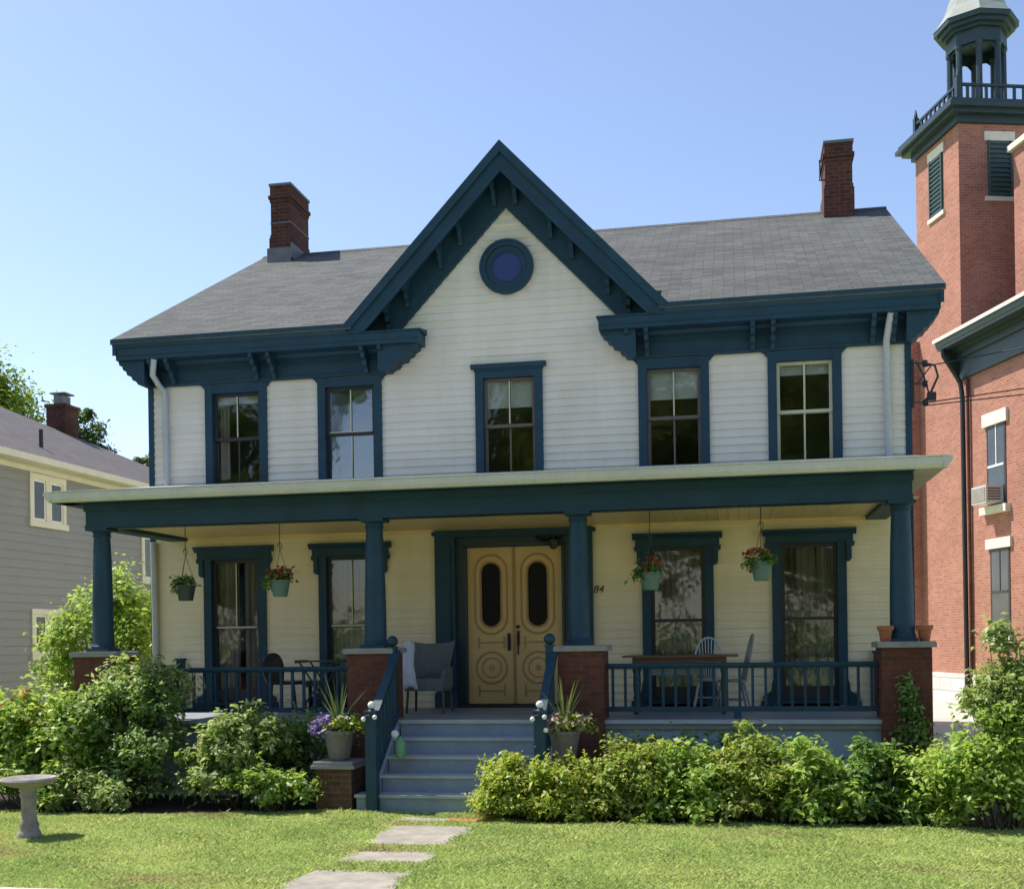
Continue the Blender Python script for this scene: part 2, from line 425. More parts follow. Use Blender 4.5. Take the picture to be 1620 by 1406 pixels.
# planting beds: uneven edged mulch
def bed(pts):
    mb = MB(); mb.add([(x, y, G+.005) for x, y in pts], [tuple(range(len(pts)))])
    global OFF; OFF = (0,0,0)
    return tag(mb.build('planting_bed', M['soil'], recalc=False), kind='structure')
bed([(-9,-4.2),(-7,-4.45),(-5.6,-4.38),(-4.2,-4.5),(-3,-4.33),(-2.2,-4.16),(-1.3,-3.75),(-1.25,-2.5),(-9,-2.5)])
bed([(.75,-4.45),(1.6,-4.58),(2.6,-4.5),(3.6,-4.45),(4.6,-4.4),(5.6,-4.5),(6.4,-4.62),(7.0,-4.6),(7.0,-2.2),(1.32,-2.5),(1.32,-3.85),(.8,-4.05)])

# ================================================================== HOUSE
H = thing('house', 'white clapboard house with dark teal trim, steep front gable and full-width porch', 'house', (0,0,G))
T = M['teal']
def hp(mb, name, mat, parent=None, smooth=False): return mb.build(name, mat, parent or H, smooth)

# --- clapboards: rows of lapped boards, cut round openings
def boards(mb, zlo, zhi, lim, holes, put, ex=.118, lap=.024):
    z = zlo
    while z < zhi-1e-6:
        z1 = min(z+ex, zhi); zm = (z+z1)/2
        l0, r0 = lim(z); l1, r1 = lim(z1)
        if r1-l1 < .02: l1 = r1 = (l1+r1)/2
        cuts = sorted((a, b) for a, b, c, d in holes if c < zm < d and b > l0 and a < r0)
        x = None; segs = []; cur = None
        a = 'L'
        left = (l0, l1)
        for ha, hb in cuts:
            if ha > left[0]: segs.append((left, (ha, ha)))
            left = (hb, hb)
        if left[0] < r0: segs.append((left, (r0, r1)))
        for (a0, a1), (b0, b1) in segs:
            if b0-a0 < .01: continue
            vs = [put(a0,lap,z), put(b0,lap,z), put(b1,.003,z1), put(a1,.003,z1), put(a0,0,z), put(b0,0,z)]
            mb.add(vs, [(0,1,2,3),(4,5,1,0)])
        z = z1

UPW = [(-4.42,), (-2.51,), (.045,), (2.55,), (4.45,)]
LOW = [-4.48, -2.53, 2.57, 4.475]
UZ0, UZ1 = 3.56, 5.06
LZ0, LZ1 = .10, 2.38
holes = [(x[0]-.42, x[0]+.42, UZ0-.06, UZ1+.08) for x in UPW] + [(x-.42, x+.42, LZ0-.2, LZ1+.08) for x in LOW] + [(-.9, 1.04, -1, 2.70)]
def lim_front(z):
    if z <= 5.9: return (-5.88, 5.88)
    h = (8.2-z)/1.05
    return (.045-h, .045+h)
mb = MB(); boards(mb, -.02+.118*26, 8.1, lim_front, holes, lambda u, o, z: (u, -o, z))
front_wall = hp(mb, 'front_wall', M['siding'])
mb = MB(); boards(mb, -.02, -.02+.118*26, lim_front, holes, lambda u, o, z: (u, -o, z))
tag(hp(mb, 'porch_wall', M['porchsiding']), 'clapboards under the porch roof, warm bounce light put into their colour')
mb = MB()
def lim_side(z):
    if z <= 5.9: return (0, 11.76)
    h = 5.88*(1-(z-5.9)/3.2)
    return (5.88-h, 5.88+h)
for sx in (-1, 1):
    boards(mb, G, 8.9, lim_side, [], lambda u, o, z, sx=sx: (sx*(5.88+o), u, z), ex=.236)
boards(mb, G, 5.9, lambda z: (-5.88, 5.88), [], lambda u, o, z: (u, 11.76+o, z), ex=.236)
hp(mb, 'side_wall', M['siding'])
for sx in (-1, 1):
    x = sx*5.9
    hp(MB().box(x-.045, x+.045, -.035, .05, -.02, 5.56), 'corner_board', T)
# dark rooms behind the windows
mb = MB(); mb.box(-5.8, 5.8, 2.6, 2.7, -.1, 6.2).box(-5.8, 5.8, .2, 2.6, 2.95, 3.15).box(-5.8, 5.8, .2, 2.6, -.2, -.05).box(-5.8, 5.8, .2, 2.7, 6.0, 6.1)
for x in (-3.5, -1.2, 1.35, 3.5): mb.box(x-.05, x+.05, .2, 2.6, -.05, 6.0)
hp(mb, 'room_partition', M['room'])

# --- main roof
EV, ZE, YR, ZR = .44, 5.93, 5.88, 9.25
sl = (ZR-ZE)/(YR+EV)
mb = MB()
zk = ZE-.01+(EV+.03+.3)*sl
for a_, b_, front in ((-6.36, -2.33, [(-EV-.03, ZE-.01), (-EV-.03, ZE-.09)]), (2.38, 6.36, [(-EV-.03, ZE-.01), (-EV-.03, ZE-.09)]), (-2.33, 2.38, [(.3, zk), (.3, zk-.08)])):
    mb.prism([front[0], (YR, ZR), (2*YR+EV+.03, ZE-.01), (2*YR+EV+.03, ZE-.09), (YR, ZR-.13), front[1]], 'x', a_, b_)
roof = hp(mb, 'roof', M['shingle'])
mb = MB(); mb.prism([(YR-.12, ZR-.055), (YR, ZR+.025), (YR+.12, ZR-.055)], 'x', -6.37, 6.37)
hp(mb, 'ridge_cap', M['shingle'], roof)
for x0, x1 in ((-6.34,-6.28),(6.28,6.34)):       # rake boards on the gable ends
    mb = MB(); mb.prism([(-EV, ZE-.04), (YR, ZR-.06), (2*YR+EV, ZE-.04), (2*YR+EV, ZE-.26), (YR, ZR-.3), (-EV, ZE-.26)], 'x', x0, x1)
    hp(mb, 'rake_board', T)
# --- front gable roof: chevrons in xz
AX = .035
def chev(dz_out, dz_in, y0, y1, mb, lowL=5.88, lowR=5.92, apex=8.5, s=1.05):
    """ridge prism between two heights below the outer roof line"""
    ao, ai = apex-dz_out, apex-dz_in
    def xo(a, z): return (a-z)/s
    P = [(AX-xo(ao,lowL), lowL), (AX, ao), (AX+xo(ao,lowR), lowR), (AX+xo(ai,lowR), lowR), (AX, ai), (AX-xo(ai,lowL), lowL)]
    n = 6
    vs = [(p[0], y0, p[1]) for p in P]+[(p[0], y1, p[1]) for p in P]
    fs = [(0,1,4,5),(1,2,3,4),(n+5,n+4,n+1,n),(n+4,n+3,n+2,n+1)]
    fs += [(i, i+n, (i+1)%n+n, (i+1)%n) for i in range(n)]
    mb.add(vs, fs)
mb = MB(); chev(0, .20, -.40, 4.7, mb, 5.80, 5.80)
hp(mb, 'gable_roof', M['shingle'])
mb = MB(); chev(.02, .41, -.43, -.405, mb, 5.80, 5.80); chev(-.025, .15, -.475, -.42, mb, 5.86, 5.86); chev(.36, .43, -.445, -.40, mb, 5.79, 5.79)
hp(mb, 'rake_fascia', T)
mb = MB(); chev(.205, .27, -.40, -.02, mb, 5.8, 5.8); hp(mb, 'gable_soffit', T)
mb = MB(); chev(.26, .82, -.06, -.0, mb, 5.80, 5.80); chev(.78, .84, -.075, -.0, mb, 5.80, 5.80)
hp(mb, 'rake_frieze', T)
BR = [(0,0),(-.33,0),(-.33,-.07),(-.27,-.10),(-.25,-.17),(-.16,-.20),(-.14,-.28),(-.08,-.32),(-.06,-.40),(0,-.40)]
for s in (-1, 1):
    for d in (.165, .70, 1.02, 1.56, 1.87):
        x = AX+s*d; zt = 8.5-.25-d*1.05
        w = .032
        # top follows the slope of the soffit
        vs = []
        poly = BR
        for xx in (x-w, x+w):
            lift = -(abs(xx-AX)-d)*1.05
            vs += [(xx, p[0]-.04, zt+p[1]+(lift if p[1] == 0 else 0)) for p in poly]
        n = len(poly)
        fs = [tuple(range(n)), tuple(range(2*n-1,n-1,-1))]+[(i,i+n,(i+1)%n+n,(i+1)%n) for i in range(n)]
        hp(MB().add(vs, fs), 'bracket', T)
# oculus
def ring(mb, cx, cz, r0, r1, y0, y1, n=48):
    vs = []
    for k in range(n):
        a = 2*math.pi*k/n; c, s_ = math.cos(a), math.sin(a)
        vs += [(cx+r0*c,y0,cz+r0*s_),(cx+r1*c,y0,cz+r1*s_),(cx+r1*c,y1,cz+r1*s_),(cx+r0*c,y1,cz+r0*s_)]
    fs = []
    for k in range(n):
        a, b = 4*k, 4*((k+1)%n)
        fs += [(a+i, a+(i+1)%4, b+(i+1)%4, b+i) for i in range(4)]
    return mb.add(vs, fs)
def disc(mb, cx, cz, r, y0, y1, n=48):
    P = [(cx+r*math.cos(2*math.pi*k/n), cz+r*math.sin(2*math.pi*k/n)) for k in range(n)]
    return mb.prism(P, 'y', y0, y1)
OX, OZ = .04, 6.75
mb = MB(); ring(mb, OX, OZ, .33, .415, -.075, .03); ring(mb, OX, OZ, .255, .335, -.045, .03); ring(mb, OX, OZ, .385, .42, -.09, -.02)
oc = hp(mb, 'oculus', T, smooth=True)
disc(mb := MB(), OX, OZ, .26, -.03, .02); hp(mb, 'oculus_panel', M['blue'], oc)
ring(mb := MB(), OX, OZ, .215, .235, -.042, -.028); hp(mb, 'oculus_bead', T, oc)

# --- cornice, frieze, brackets (left and right halves)
def cornice(x_out, x_in, x_cr, name='cornice'):
    lo, hi = min(x_out, x_in), max(x_out, x_in)
    sgn = 1 if x_in > x_out else -1
    mb = MB()
    mb.prism([(-.40,5.60),(-.40,5.66),(-.415,5.67),(-.415,5.775),(0,5.775),(0,5.60)], 'x', lo, hi)     # fascia and soffit
    a, b = sorted((x_out-sgn*.04, x_cr))
    mb.prism([(-.41,5.778),(-.43,5.80),(-.475,5.87),(-.48,5.925),(-.1,6.02),(0,6.02),(0,5.778)], 'x', a, b)   # crown gutter
    a, b = sorted((x_cr, x_in+sgn*.03))
    mb.prism([(-.43,5.778),(-.43,5.80),(-.02,5.86),(-.02,5.778)], 'x', a, b)                             # lid of the return
    # bed moulding
    mb.prism([(-.14,5.598),(-.12,5.55),(-.06,5.52),(0,5.52),(0,5.598)], 'x', lo+.2 if sgn>0 else lo+.35, hi-.35 if sgn>0 else hi-.2)
    return hp(mb, name, T)
cornice(-6.30, -1.27, -2.42); cornice(6.30, 1.48, 2.46)
def frieze(a, b):
    mb = MB(); mb.box(a, b, -.055, .0, 5.255, 5.60); mb.box(a-.0, b+.0, -.08, .0, 5.215, 5.255); mb.box(a, b, -.07, 0, 5.44, 5.465)
    return hp(mb, 'frieze', T)
frieze(-5.93, -1.93); frieze(1.87, 5.93)
EB = [(0,0),(.62,0),(.60,-.06),(.53,-.085),(.51,-.14),(.44,-.165),(.41,-.225),(.32,-.24),(.28,-.31),(.20,-.335),(.15,-.385),(0,-.385)]
def end_bracket(x, sgn, z=5.60, k=1., y0=-.33, y1=.0):
    mb = MB(); mb.prism([(x+sgn*p[0]*k, z+p[1]) for p in EB], 'y', y0, y1); return hp(mb, 'end_bracket', T)
end_bracket(-1.95, 1, 5.598); end_bracket(2.02, -1, 5.598, .84); end_bracket(-5.85, -1, 5.598, .72, -.33, .25); end_bracket(5.85, 1, 5.598, .72, -.33, .25)
for xc in (-5.60, -3.88, -2.06, 2.03, 3.86, 5.55):
    for d in (-.145, .145):
        mb = MB(); mb.prism([(p[0]*1.02-.05, 5.598+p[1]*.92) for p in BR], 'x', xc+d-.032, xc+d+.032)
        hp(mb, 'bracket', T)

# --- windows
def upper_window(xc, sash, blind, curt, head=False, glass='glass'):
    mb = MB()
    w = .40
    mb.box(xc-.525, xc-w, -.06, .0, 3.45, 5.215).box(xc+w, xc+.525, -.06, .0, 3.45, 5.215)
    mb.box(xc-w, xc+w, -.06, .0, UZ1, 5.2)
    if head:
        mb.box(xc-.54, xc+.54, -.075, 0, 5.17, 5.2); mb.prism([(-.02,5.2),(-.09,5.2),(-.12,5.25),(-.12,5.265),(0,5.275)], 'x', xc-.585, xc+.585)
    else:
        for s in (-1, 1):
            mb.prism([(xc+s*.525,5.215),(xc+s*.61,5.215),(xc+s*.525,5.13)], 'y', -.058, 0)
    mb.box(xc-.56, xc+.56, -.11, .0, 3.50, 3.56)
    # jambs
    mb.box(xc-w-.02, xc-w+.004, 0, .15, 3.55, 5.08).box(xc+w-.004, xc+w+.02, 0, .15, 3.55, 5.08).box(xc-w, xc+w, 0, .15, UZ1-.004, UZ1+.02)
    win = hp(mb, 'upper_window', T)
    s = MB(); f = .045; a, b = xc-w+.004, xc+w-.004
    for y0, y1, z0, z1 in ((.025,.06,4.305,UZ1-.004), (.063,.098,3.56,4.345)):
        s.box(a, a+f, y0, y1, z0, z1).box(b-f, b, y0, y1, z0, z1).box(a+f, b-f, y0, y1, z1-.045, z1).box(a+f, b-f, y0, y1, z0, z0+.045)
        s.box(xc-.013, xc+.013, y0+.004, y1-.004, z0+.045, z1-.045)
    hp(s, 'sash', M[sash], win)
    g = MB(); g.add([(a+f,.042,4.35),(b-f,.042,4.35),(b-f,.042,5.01),(a+f,.042,5.01)], [(0,1,2,3)]); g.add([(a+f,.08,3.60),(b-f,.08,3.60),(b-f,.08,4.3),(a+f,.08,4.3)], [(0,1,2,3)])
    hp(g, 'pane', M[glass], win)
    if xc < 4:
        mu = MB().box(xc-.010, xc+.010, .017, .024, 4.36, UZ1-.05)
        if glass == 'glassclear': mu.box(xc-.010, xc+.010, .054, .062, 3.6, 4.30).box(a+f, b-f, .017, .024, 4.345, 4.36)
        hp(mu, 'muntin', M['creamsash'], win)
    if blind: hp(MB().box(a+.02, b-.02, .13, .135, UZ1-blind, UZ1-.02).box(a+.02, b-.02, .125, .145, UZ1-blind-.02, UZ1-blind), 'blind', M['blind'], win)
    if curt:
        for (c0, c1) in curt: drape(xc+c0, xc+c1, .17, 3.7, 5.0, win)
    return win
def drape(x0, x1, y, z0, z1, parent, mat='curtain', amp=.025, k=55):
    n = max(int((x1-x0)/.012), 6); vs = []
    ph = random.random()*6
    for i in range(n+1):
        x = x0+(x1-x0)*i/n
        yy = y+amp*math.sin(k*x+ph)+amp*.5*math.sin(k*2.3*x+1+ph)
        vs += [(x, yy, z0), (x+.004*math.sin(k*x), yy*1.0, z1)]
    mb = MB(); mb.add(vs, [(2*i,2*i+2,2*i+3,2*i+1) for i in range(n)])
    return mb.build('curtain', M[mat], parent, smooth=True, recalc=False)
w1 = upper_window(UPW[0][0], 'dark', .13, [(-.37,-.2)])
w2 = upper_window(UPW[1][0], 'dark', 0, None, glass='glassclear')
w3 = upper_window(UPW[2][0], 'brownsash', .42, None, head=True)
w4 = upper_window(UPW[3][0], 'brownsash', .42, None)
w5 = upper_window(UPW[4][0], 'creamsash', .16, None)

def lower_window(xc, side=0, both=True, dark=False):
    w = .40; mb = MB()
    for s in (-1, 1):
        mb.box(*sorted((xc+s*w, xc+s*.53)), -.06, .0, .02, 2.40)
        # stepped ear under the head
        mb.prism([(xc+s*.53,2.40),(xc+s*.645,2.40),(xc+s*.635,2.335),(xc+s*.60,2.325),(xc+s*.60,2.15),(xc+s*.575,2.115),(xc+s*.53,2.105)], 'y', -.09, 0)
        # scrolled foot
        mb.prism([(xc+s*.53,.40),(xc+s*.55,.34),(xc+s*.56,.24),(xc+s*.60,.20),(xc+s*.65,.19),(xc+s*.685,.15),(xc+s*.67,.10),(xc+s*.71,.08),(xc+s*.715,.0),(xc+s*.53,.0)], 'y', -.065, 0)
        mb.box(*sorted((xc+s*(w-.004), xc+s*(w+.02))), 0, .15, .08, 2.40)
    mb.box(xc-.53, xc+.53, -.07, .0, LZ1, 2.40)
    mb.box(xc-.62, xc+.62, -.10, .0, 2.40, 2.505)
    mb.prism([(0,2.505),(-.11,2.505),(-.125,2.53),(-.165,2.565),(-.17,2.59),(0,2.61)], 'x', xc-.665, xc+.665)
    mb.box(xc-w, xc+w, -.09, .06, .05, .10)
    mb.box(xc-w, xc+w, 0, .15, LZ1, LZ1+.02)
    win = hp(mb, 'porch_window', T)
    s = MB(); f = .05; a, b = xc-w+.004, xc+w-.004; zm = 1.29
    for y0, y1, z0, z1 in ((.025,.06,zm-.02,LZ1), (.063,.098,.10,zm+.025)):
        zb = z0+(.045 if z0 > 1 else .2)
        s.box(a, a+f, y0, y1, z0, z1).box(b-f, b, y0, y1, z0, z1).box(a+f, b-f, y0, y1, z1-.045, z1).box(a+f, b-f, y0, y1, z0, zb)
    if both: s.box(xc-.012, xc+.012, .03, .055, zm+.02, LZ1-.04)
    hp(s, 'sash', M['dark'], win)
    if both:
        hp(MB().box(xc-.009, xc+.009, .018, .026, zm+.03, LZ1-.05).box(a+f, b-f, .016, .024, zm-.005, zm+.02), 'muntin', M['creamsash'], win)
    g = MB(); g.add([(a+f,.042,zm+.02),(b-f,.042,zm+.02),(b-f,.042,LZ1-.045),(a+f,.042,LZ1-.045)], [(0,1,2,3)]); g.add([(a+f,.08,.30),(b-f,.08,.30),(b-f,.08,zm-.02),(a+f,.08,zm-.02)], [(0,1,2,3)])
    hp(g, 'pane', M['glass'], win)
    return win
lw = lower_window(LOW[0]); drape(LOW[0]-.37, LOW[0]-.02, .17, .2, 2.36, lw); drape(LOW[0]+.06, LOW[0]+.36, .19, .2, 2.36, lw)
lw = lower_window(LOW[1]); drape(LOW[1]-.38, LOW[1]+.38, .20, .2, 2.36, lw)
lw = lower_window(LOW[2], both=False); drape(LOW[2]-.38, LOW[2]+.38, .24, .2, 2.36, lw)
lw = lower_window(LOW[3], both=False); drape(LOW[3]-.17, LOW[3]+.1, .17, .2, 2.36, lw); drape(LOW[3]+.12, LOW[3]+.37, .19, .2, 2.36, lw); drape(LOW[3]-.38, LOW[3]+.37, .45, .3, 2.36, lw)

# --- entrance
DX = .075
mb = MB()
mb.box(-1.15, -.83, -.10, 0, 0, 2.62).box(.98, 1.30, -.10, 0, 0, 2.62).box(-1.15, 1.30, -.11, 0, 2.62, 2.735)
mb.box(-1.20, 1.35, -.09, 0, 2.66, 2.72)
for x in (-1.08, 1.05): mb.box(x, x+.18, -.125, -.098, .25, 2.5)
mb.box(-1.17, -.81, -.12, 0, 0, .22).box(.96, 1.32, -.12, 0, 0, .22)
ent = hp(mb, 'door_casing', T)
mb = MB(); mb.box(-.83, -.665, -.0, .12, 0, 2.62).box(.825, .98, .0, .12, 0, 2.62).box(-.665, .825, .0, .12, 2.475, 2.62)
mb.box(-.70, -.66, -.04, .0, 0, 2.5).box(.82, .86, -.04, .0, 0, 2.5).box(-.70, .86, -.04, 0, 2.475, 2.53)
hp(mb, 'door_jamb', M['church_green'], ent)
hp(MB().box(-.83, .98, -.09, .12, 0, .045), 'door_sill', M['iron'], ent)
def stadium(cx, cz, hw, hh, y, n=10):
    P = []
    for i in range(n+1): a = math.pi*i/n; P.append((cx+hw*math.cos(a), y, cz+hh-hw+hw*math.sin(a)))
    for i in range(n+1): a = math.pi+math.pi*i/n; P.append((cx+hw*math.cos(a), y, cz-hh+hw+hw*math.sin(a)))
    return P
for k, (x0, x1) in enumerate(((-.66, .073), (.077, .82))):
    cx = (x0+x1)/2 + (-.0 if k == 0 else -.012)
    d = MB(); hole = stadium(cx, 1.735, .148, .49, 0); n = len(hole)
    # leaf with an oval cut: frame made as two halves round the opening
    outer = [(x1,.055),(x1,2.465),(x0,2.465),(x0,.055)]
    h2 = [(p[0], p[2]) for p in hole]
    top = [(cx+.148,1.735),(x1,1.735),(x1,2.465),(x0,2.465),(x0,1.735),(cx-.148,1.735)] + [h2[i] for i in range(n//2-1, -1, -1)]
    bot = [(cx-.148,1.735),(x0,1.735),(x0,.055),(x1,.055),(x1,1.735),(cx+.148,1.735)] + [h2[i] for i in range(n-1, n//2-1, -1)]
    d.prism(top, 'y', .03, .075); d.prism(bot, 'y', .03, .075)
    leaf = hp(d, 'door_leaf', M['door'], ent)
    m2 = MB()
    m2.tube(stadium(cx, 1.735, .165, .507, .027), .014, 6, closed=True)
    m2.tube(stadium(cx, 1.74, .252, .61, .03), .017, 6, closed=True)
    m2.tube([(cx+.24*math.cos(a*math.pi/16), .03, .61+.24*math.sin(a*math.pi/16)) for a in range(32)], .017, 6, closed=True)
    m2.tube([(cx+.15*math.cos(a*math.pi/12), .03, .61+.15*math.sin(a*math.pi/12)) for a in range(24)], .012, 6, closed=True)
    m2.lathe([(.0,0),(.05,.0),(.03,.02),(0,.026)], (0,0,0), 12) if False else disc(m2, cx, .61, .045, .012, .032, 16)
    for zz, hw in ((1.0,.2), (.255,.2)):
        m2.box(cx-hw, cx+hw, .015, .032, zz-.013, zz+.013)
        for s in (-1, 1): m2.box(cx+s*hw-.013, cx+s*hw+.013, .017, .032, zz-.09, zz+.09)
    m2.box(x0+.0, x0+.02, .02, .032, .06, 2.46) if k == 1 else m2.box(x1-.03, x1, .018, .032, .06, 2.46)
    hp(m2, 'door_moulding', M['doormould'], ent, smooth=True)
    hp(MB().prism(h2, 'y', .052, .056), 'door_glass', M['darkglass'], ent)
hd = MB(); hd.box(-.04, .01, .008, .03, .87, 1.14).tube([(-.015,-.0,.92),(-.015,-.045,.94),(-.015,-.045,1.07),(-.015,-.0,1.09)], .01, 6)
hd.box(.112, .15, .008, .03, .95, 1.18).tube([(.131,-.0,.98),(.131,-.045,1.0),(.131,-.045,1.1),(.131,0,1.12)], .01, 6).ball((.131,.0,1.235), .028, 10).tube([(.131,.0,.95),(.131,-.03,.86),(.131,-.01,.81)], .012, 6)
hp(hd, 'door_handle', M['black'], ent, smooth=True)
lt = MB(); lt.bar((.72,-.13,2.62),(.72,-.13,2.55), .02).lathe([(.03,.10),(.085,.05),(.075,.02),(.055,-.07),(.02,-.09)], (.72,-.13,2.49), 8).tube([(.45,-.12,2.60),(.56,-.14,2.53),(.72,-.13,2.56),(.84,-.12,2.60)], .028, 6)
hp(lt, 'door_lantern', M['black'], smooth=True)
# house number
fc = bpy.data.curves.new('house_number', 'FONT'); fc.body = '84'; fc.size = .155; fc.extrude = .008; fc.shear = .25
fo = bpy.data.objects.new('house_number_text', fc); COL.objects.link(fo)
bpy.context.view_layer.update()
fm = bpy.data.meshes.new_from_object(fo.evaluated_get(bpy.context.evaluated_depsgraph_get()))
bpy.data.objects.remove(fo); fm.materials.clear(); fm.materials.append(M['digit']); fm.name = 'house_number'
num = link_mesh('house_number', fm, H); num.location = (1.30, -.022, 1.732-G); num.rotation_euler = (R(90),0,0)

# --- porch
mb = MB(); mb.box(-5.66, 5.66, -2.655, 0, -.045, 0).box(-5.62, 5.62, -2.62, -.1, -.12, -.045)
deck = hp(mb, 'porch_deck', M['deck'])
hp(MB().box(-5.68, -1.10, -2.675, -2.655, -.05, -.002).box(1.14, 5.68, -2.675, -2.655, -.05, -.002), 'deck_nosing', M['tread'], deck)
hp(MB().box(-5.6, -1.1, -2.57, -2.53, G, -.05).box(1.14, 5.6, -2.57, -2.53, G, -.05).box(-5.6, -5.56, -2.53, 0, G, -.05).box(5.56, 5.6, -2.53, 0, G, -.05), 'porch_skirt', M['skirt'])
mb = MB()
for i in range(76):
    x = -5.55+i*.148; mb.box(x, x+.144, -2.28, 0, 2.755, 2.77)
hp(mb, 'porch_ceiling', M['ceiling'])
hp(MB().box(-5.28, 5.28, -.06, -.018, 2.70, 2.755).box(-5.28, 5.28, -2.3, -2.26, 2.70, 2.755), 'ceiling_trim', M['ceiling'])
mb = MB(); mb.box(-5.57, 5.57, -2.575, -2.28, 2.70, 3.03).box(-5.585, 5.585, -2.60, -2.56, 2.93, 3.03).box(-5.58, 5.58, -2.585, -2.5, 2.70, 2.735)
mb.box(-5.57, -5.28, -2.28, -.0, 2.70, 3.03).box(5.28, 5.57, -2.28, -.0, 2.70, 3.03)
hp(mb, 'porch_beam', T)
mb = MB(); mb.box(-5.88, 5.88, -2.86, -2.575, 3.03, 3.05).box(-5.9, -5.57, -2.86, 0, 3.03, 3.05)
hp(mb, 'porch_soffit', T)
hp(MB().box(5.572, 5.9, -2.86, 0, 3.026, 3.05), 'side_soffit', M['soffit'])
# shallow metal roof with hipped ends
X0, XI = 5.93, 5.75
mb = MB(); yf, zf, zb = -2.92, 3.165, 3.62
mb.add([(-X0,yf,zf),(X0,yf,zf),(X0,0,zf),(5.86,0,zb),(-5.86,0,zb),(-X0,0,zf),(-X0,yf,3.05),(X0,yf,3.05),(X0,0,3.05),(-X0,0,3.05)],
       [(0,1,3,4),(1,2,3),(0,4,5),(6,7,1,0),(7,8,2,1),(6,0,5,9),(9,8,7,6),(9,5,4,3,2,8)])
proof = hp(mb, 'porch_roof', M['metalroof'])
mb = MB()
mb.prism([(-2.86,3.03),(-2.925,3.035),(-2.95,3.08),(-2.955,3.15),(-2.945,3.172),(-2.86,3.172)], 'x', -5.93, 5.93)
for s in (-1, 1): mb.prism([(s*5.88,3.03),(s*5.94,3.07),(s*5.99,3.13),(s*5.985,3.172),(s*5.88,3.172)], 'y', -2.955, 0)
hp(mb, 'porch_gutter', M['gutter'])
hp(MB().box(-5.95, 5.95, -2.965, -2.93, 3.172, 3.181), 'drip_edge', M['white'])
# columns on brick piers
PX = [(-5.39,-5.405), (-1.385,-1.375), (1.45,1.405), (5.455,5.445)]
YC = -2.43
for px_, cx in PX:
    p = hp(MB().box(px_-.295, px_+.295, YC-.30, YC+.295, G, .885), 'brick_pier', M['pierbrick'])
    hp(MB().prism([(px_-.345,.885),(px_+.345,.885),(px_+.345,.94),(px_+.33,.957),(px_-.33,.957),(px_-.345,.94)], 'y', YC-.345, YC+.34), 'pier_cap', M['stone'], p)
    mb = MB()
    mb.box(cx-.17, cx+.17, YC-.17, YC+.17, .957, 1.0)
    mb.lathe([(.165,1.0),(.168,1.03),(.152,1.05),(.146,1.08),(.142,1.6),(.128,2.2),(.113,2.56),(.113,2.575),(.128,2.585),(.128,2.6),(.116,2.61),(.116,2.63),(.14,2.655),(.15,2.66)], (cx,YC,0), 32)
    mb.box(cx-.165, cx+.165, YC-.165, YC+.165, 2.66, 2.70)
    hp(mb, 'column', T, smooth=True)
# railings
def railing(x0, x1, block=None):
    mb = MB()
    mb.prism([(YC-.035,.645),(YC-.05,.68),(YC-.05,.70),(YC-.03,.715),(YC+.03,.715),(YC+.05,.70),(YC+.05,.68),(YC+.035,.645)], 'x', x0, x1)
    mb.box(x0, x1, YC-.03, YC+.03, .09, .155)
    if block: mb.box(block-.05, block+.05, YC-.035, YC+.035, 0, .09)
    r = hp(mb, 'railing', T)
    n = round((x1-x0)/.166)
    proto = None
    for i in range(n):
        x = x0+(i+.5)*(x1-x0)/n
        if proto is None:
            proto = hp(MB().box(x-.018, x+.018, YC-.018, YC+.018, .155, .645), 'baluster', T, r); px0 = x
        else:
            c = proto.copy(); c.location = (x-px0, 0, 0); c.parent = r; COL.objects.link(c)
railing(-5.09, -1.685, -3.4); railing(1.75, 5.155, 3.42)
def side_railing(x):
    mb = MB(); mb.box(x-.05, x+.05, -2.13, -.03, .645, .715).box(x-.03, x+.03, -2.13, -.03, .09, .155).box(x-.055, x+.055, -.115, -.0, 0, .78).box(x-.075, x+.075, -.135, 0, .78, .81)
    r = hp(mb, 'railing', T); proto = None
    for i in range(12):
        y = -2.05+i*.166
        if proto is None: proto = hp(MB().box(x-.018, x+.018, y-.018, y+.018, .155, .645), 'baluster', T, r)
        else:
            c = proto.copy(); c.location = (0, i*.166, 0); c.parent = r; COL.objects.link(c)
side_railing(-5.42); side_railing(5.42)
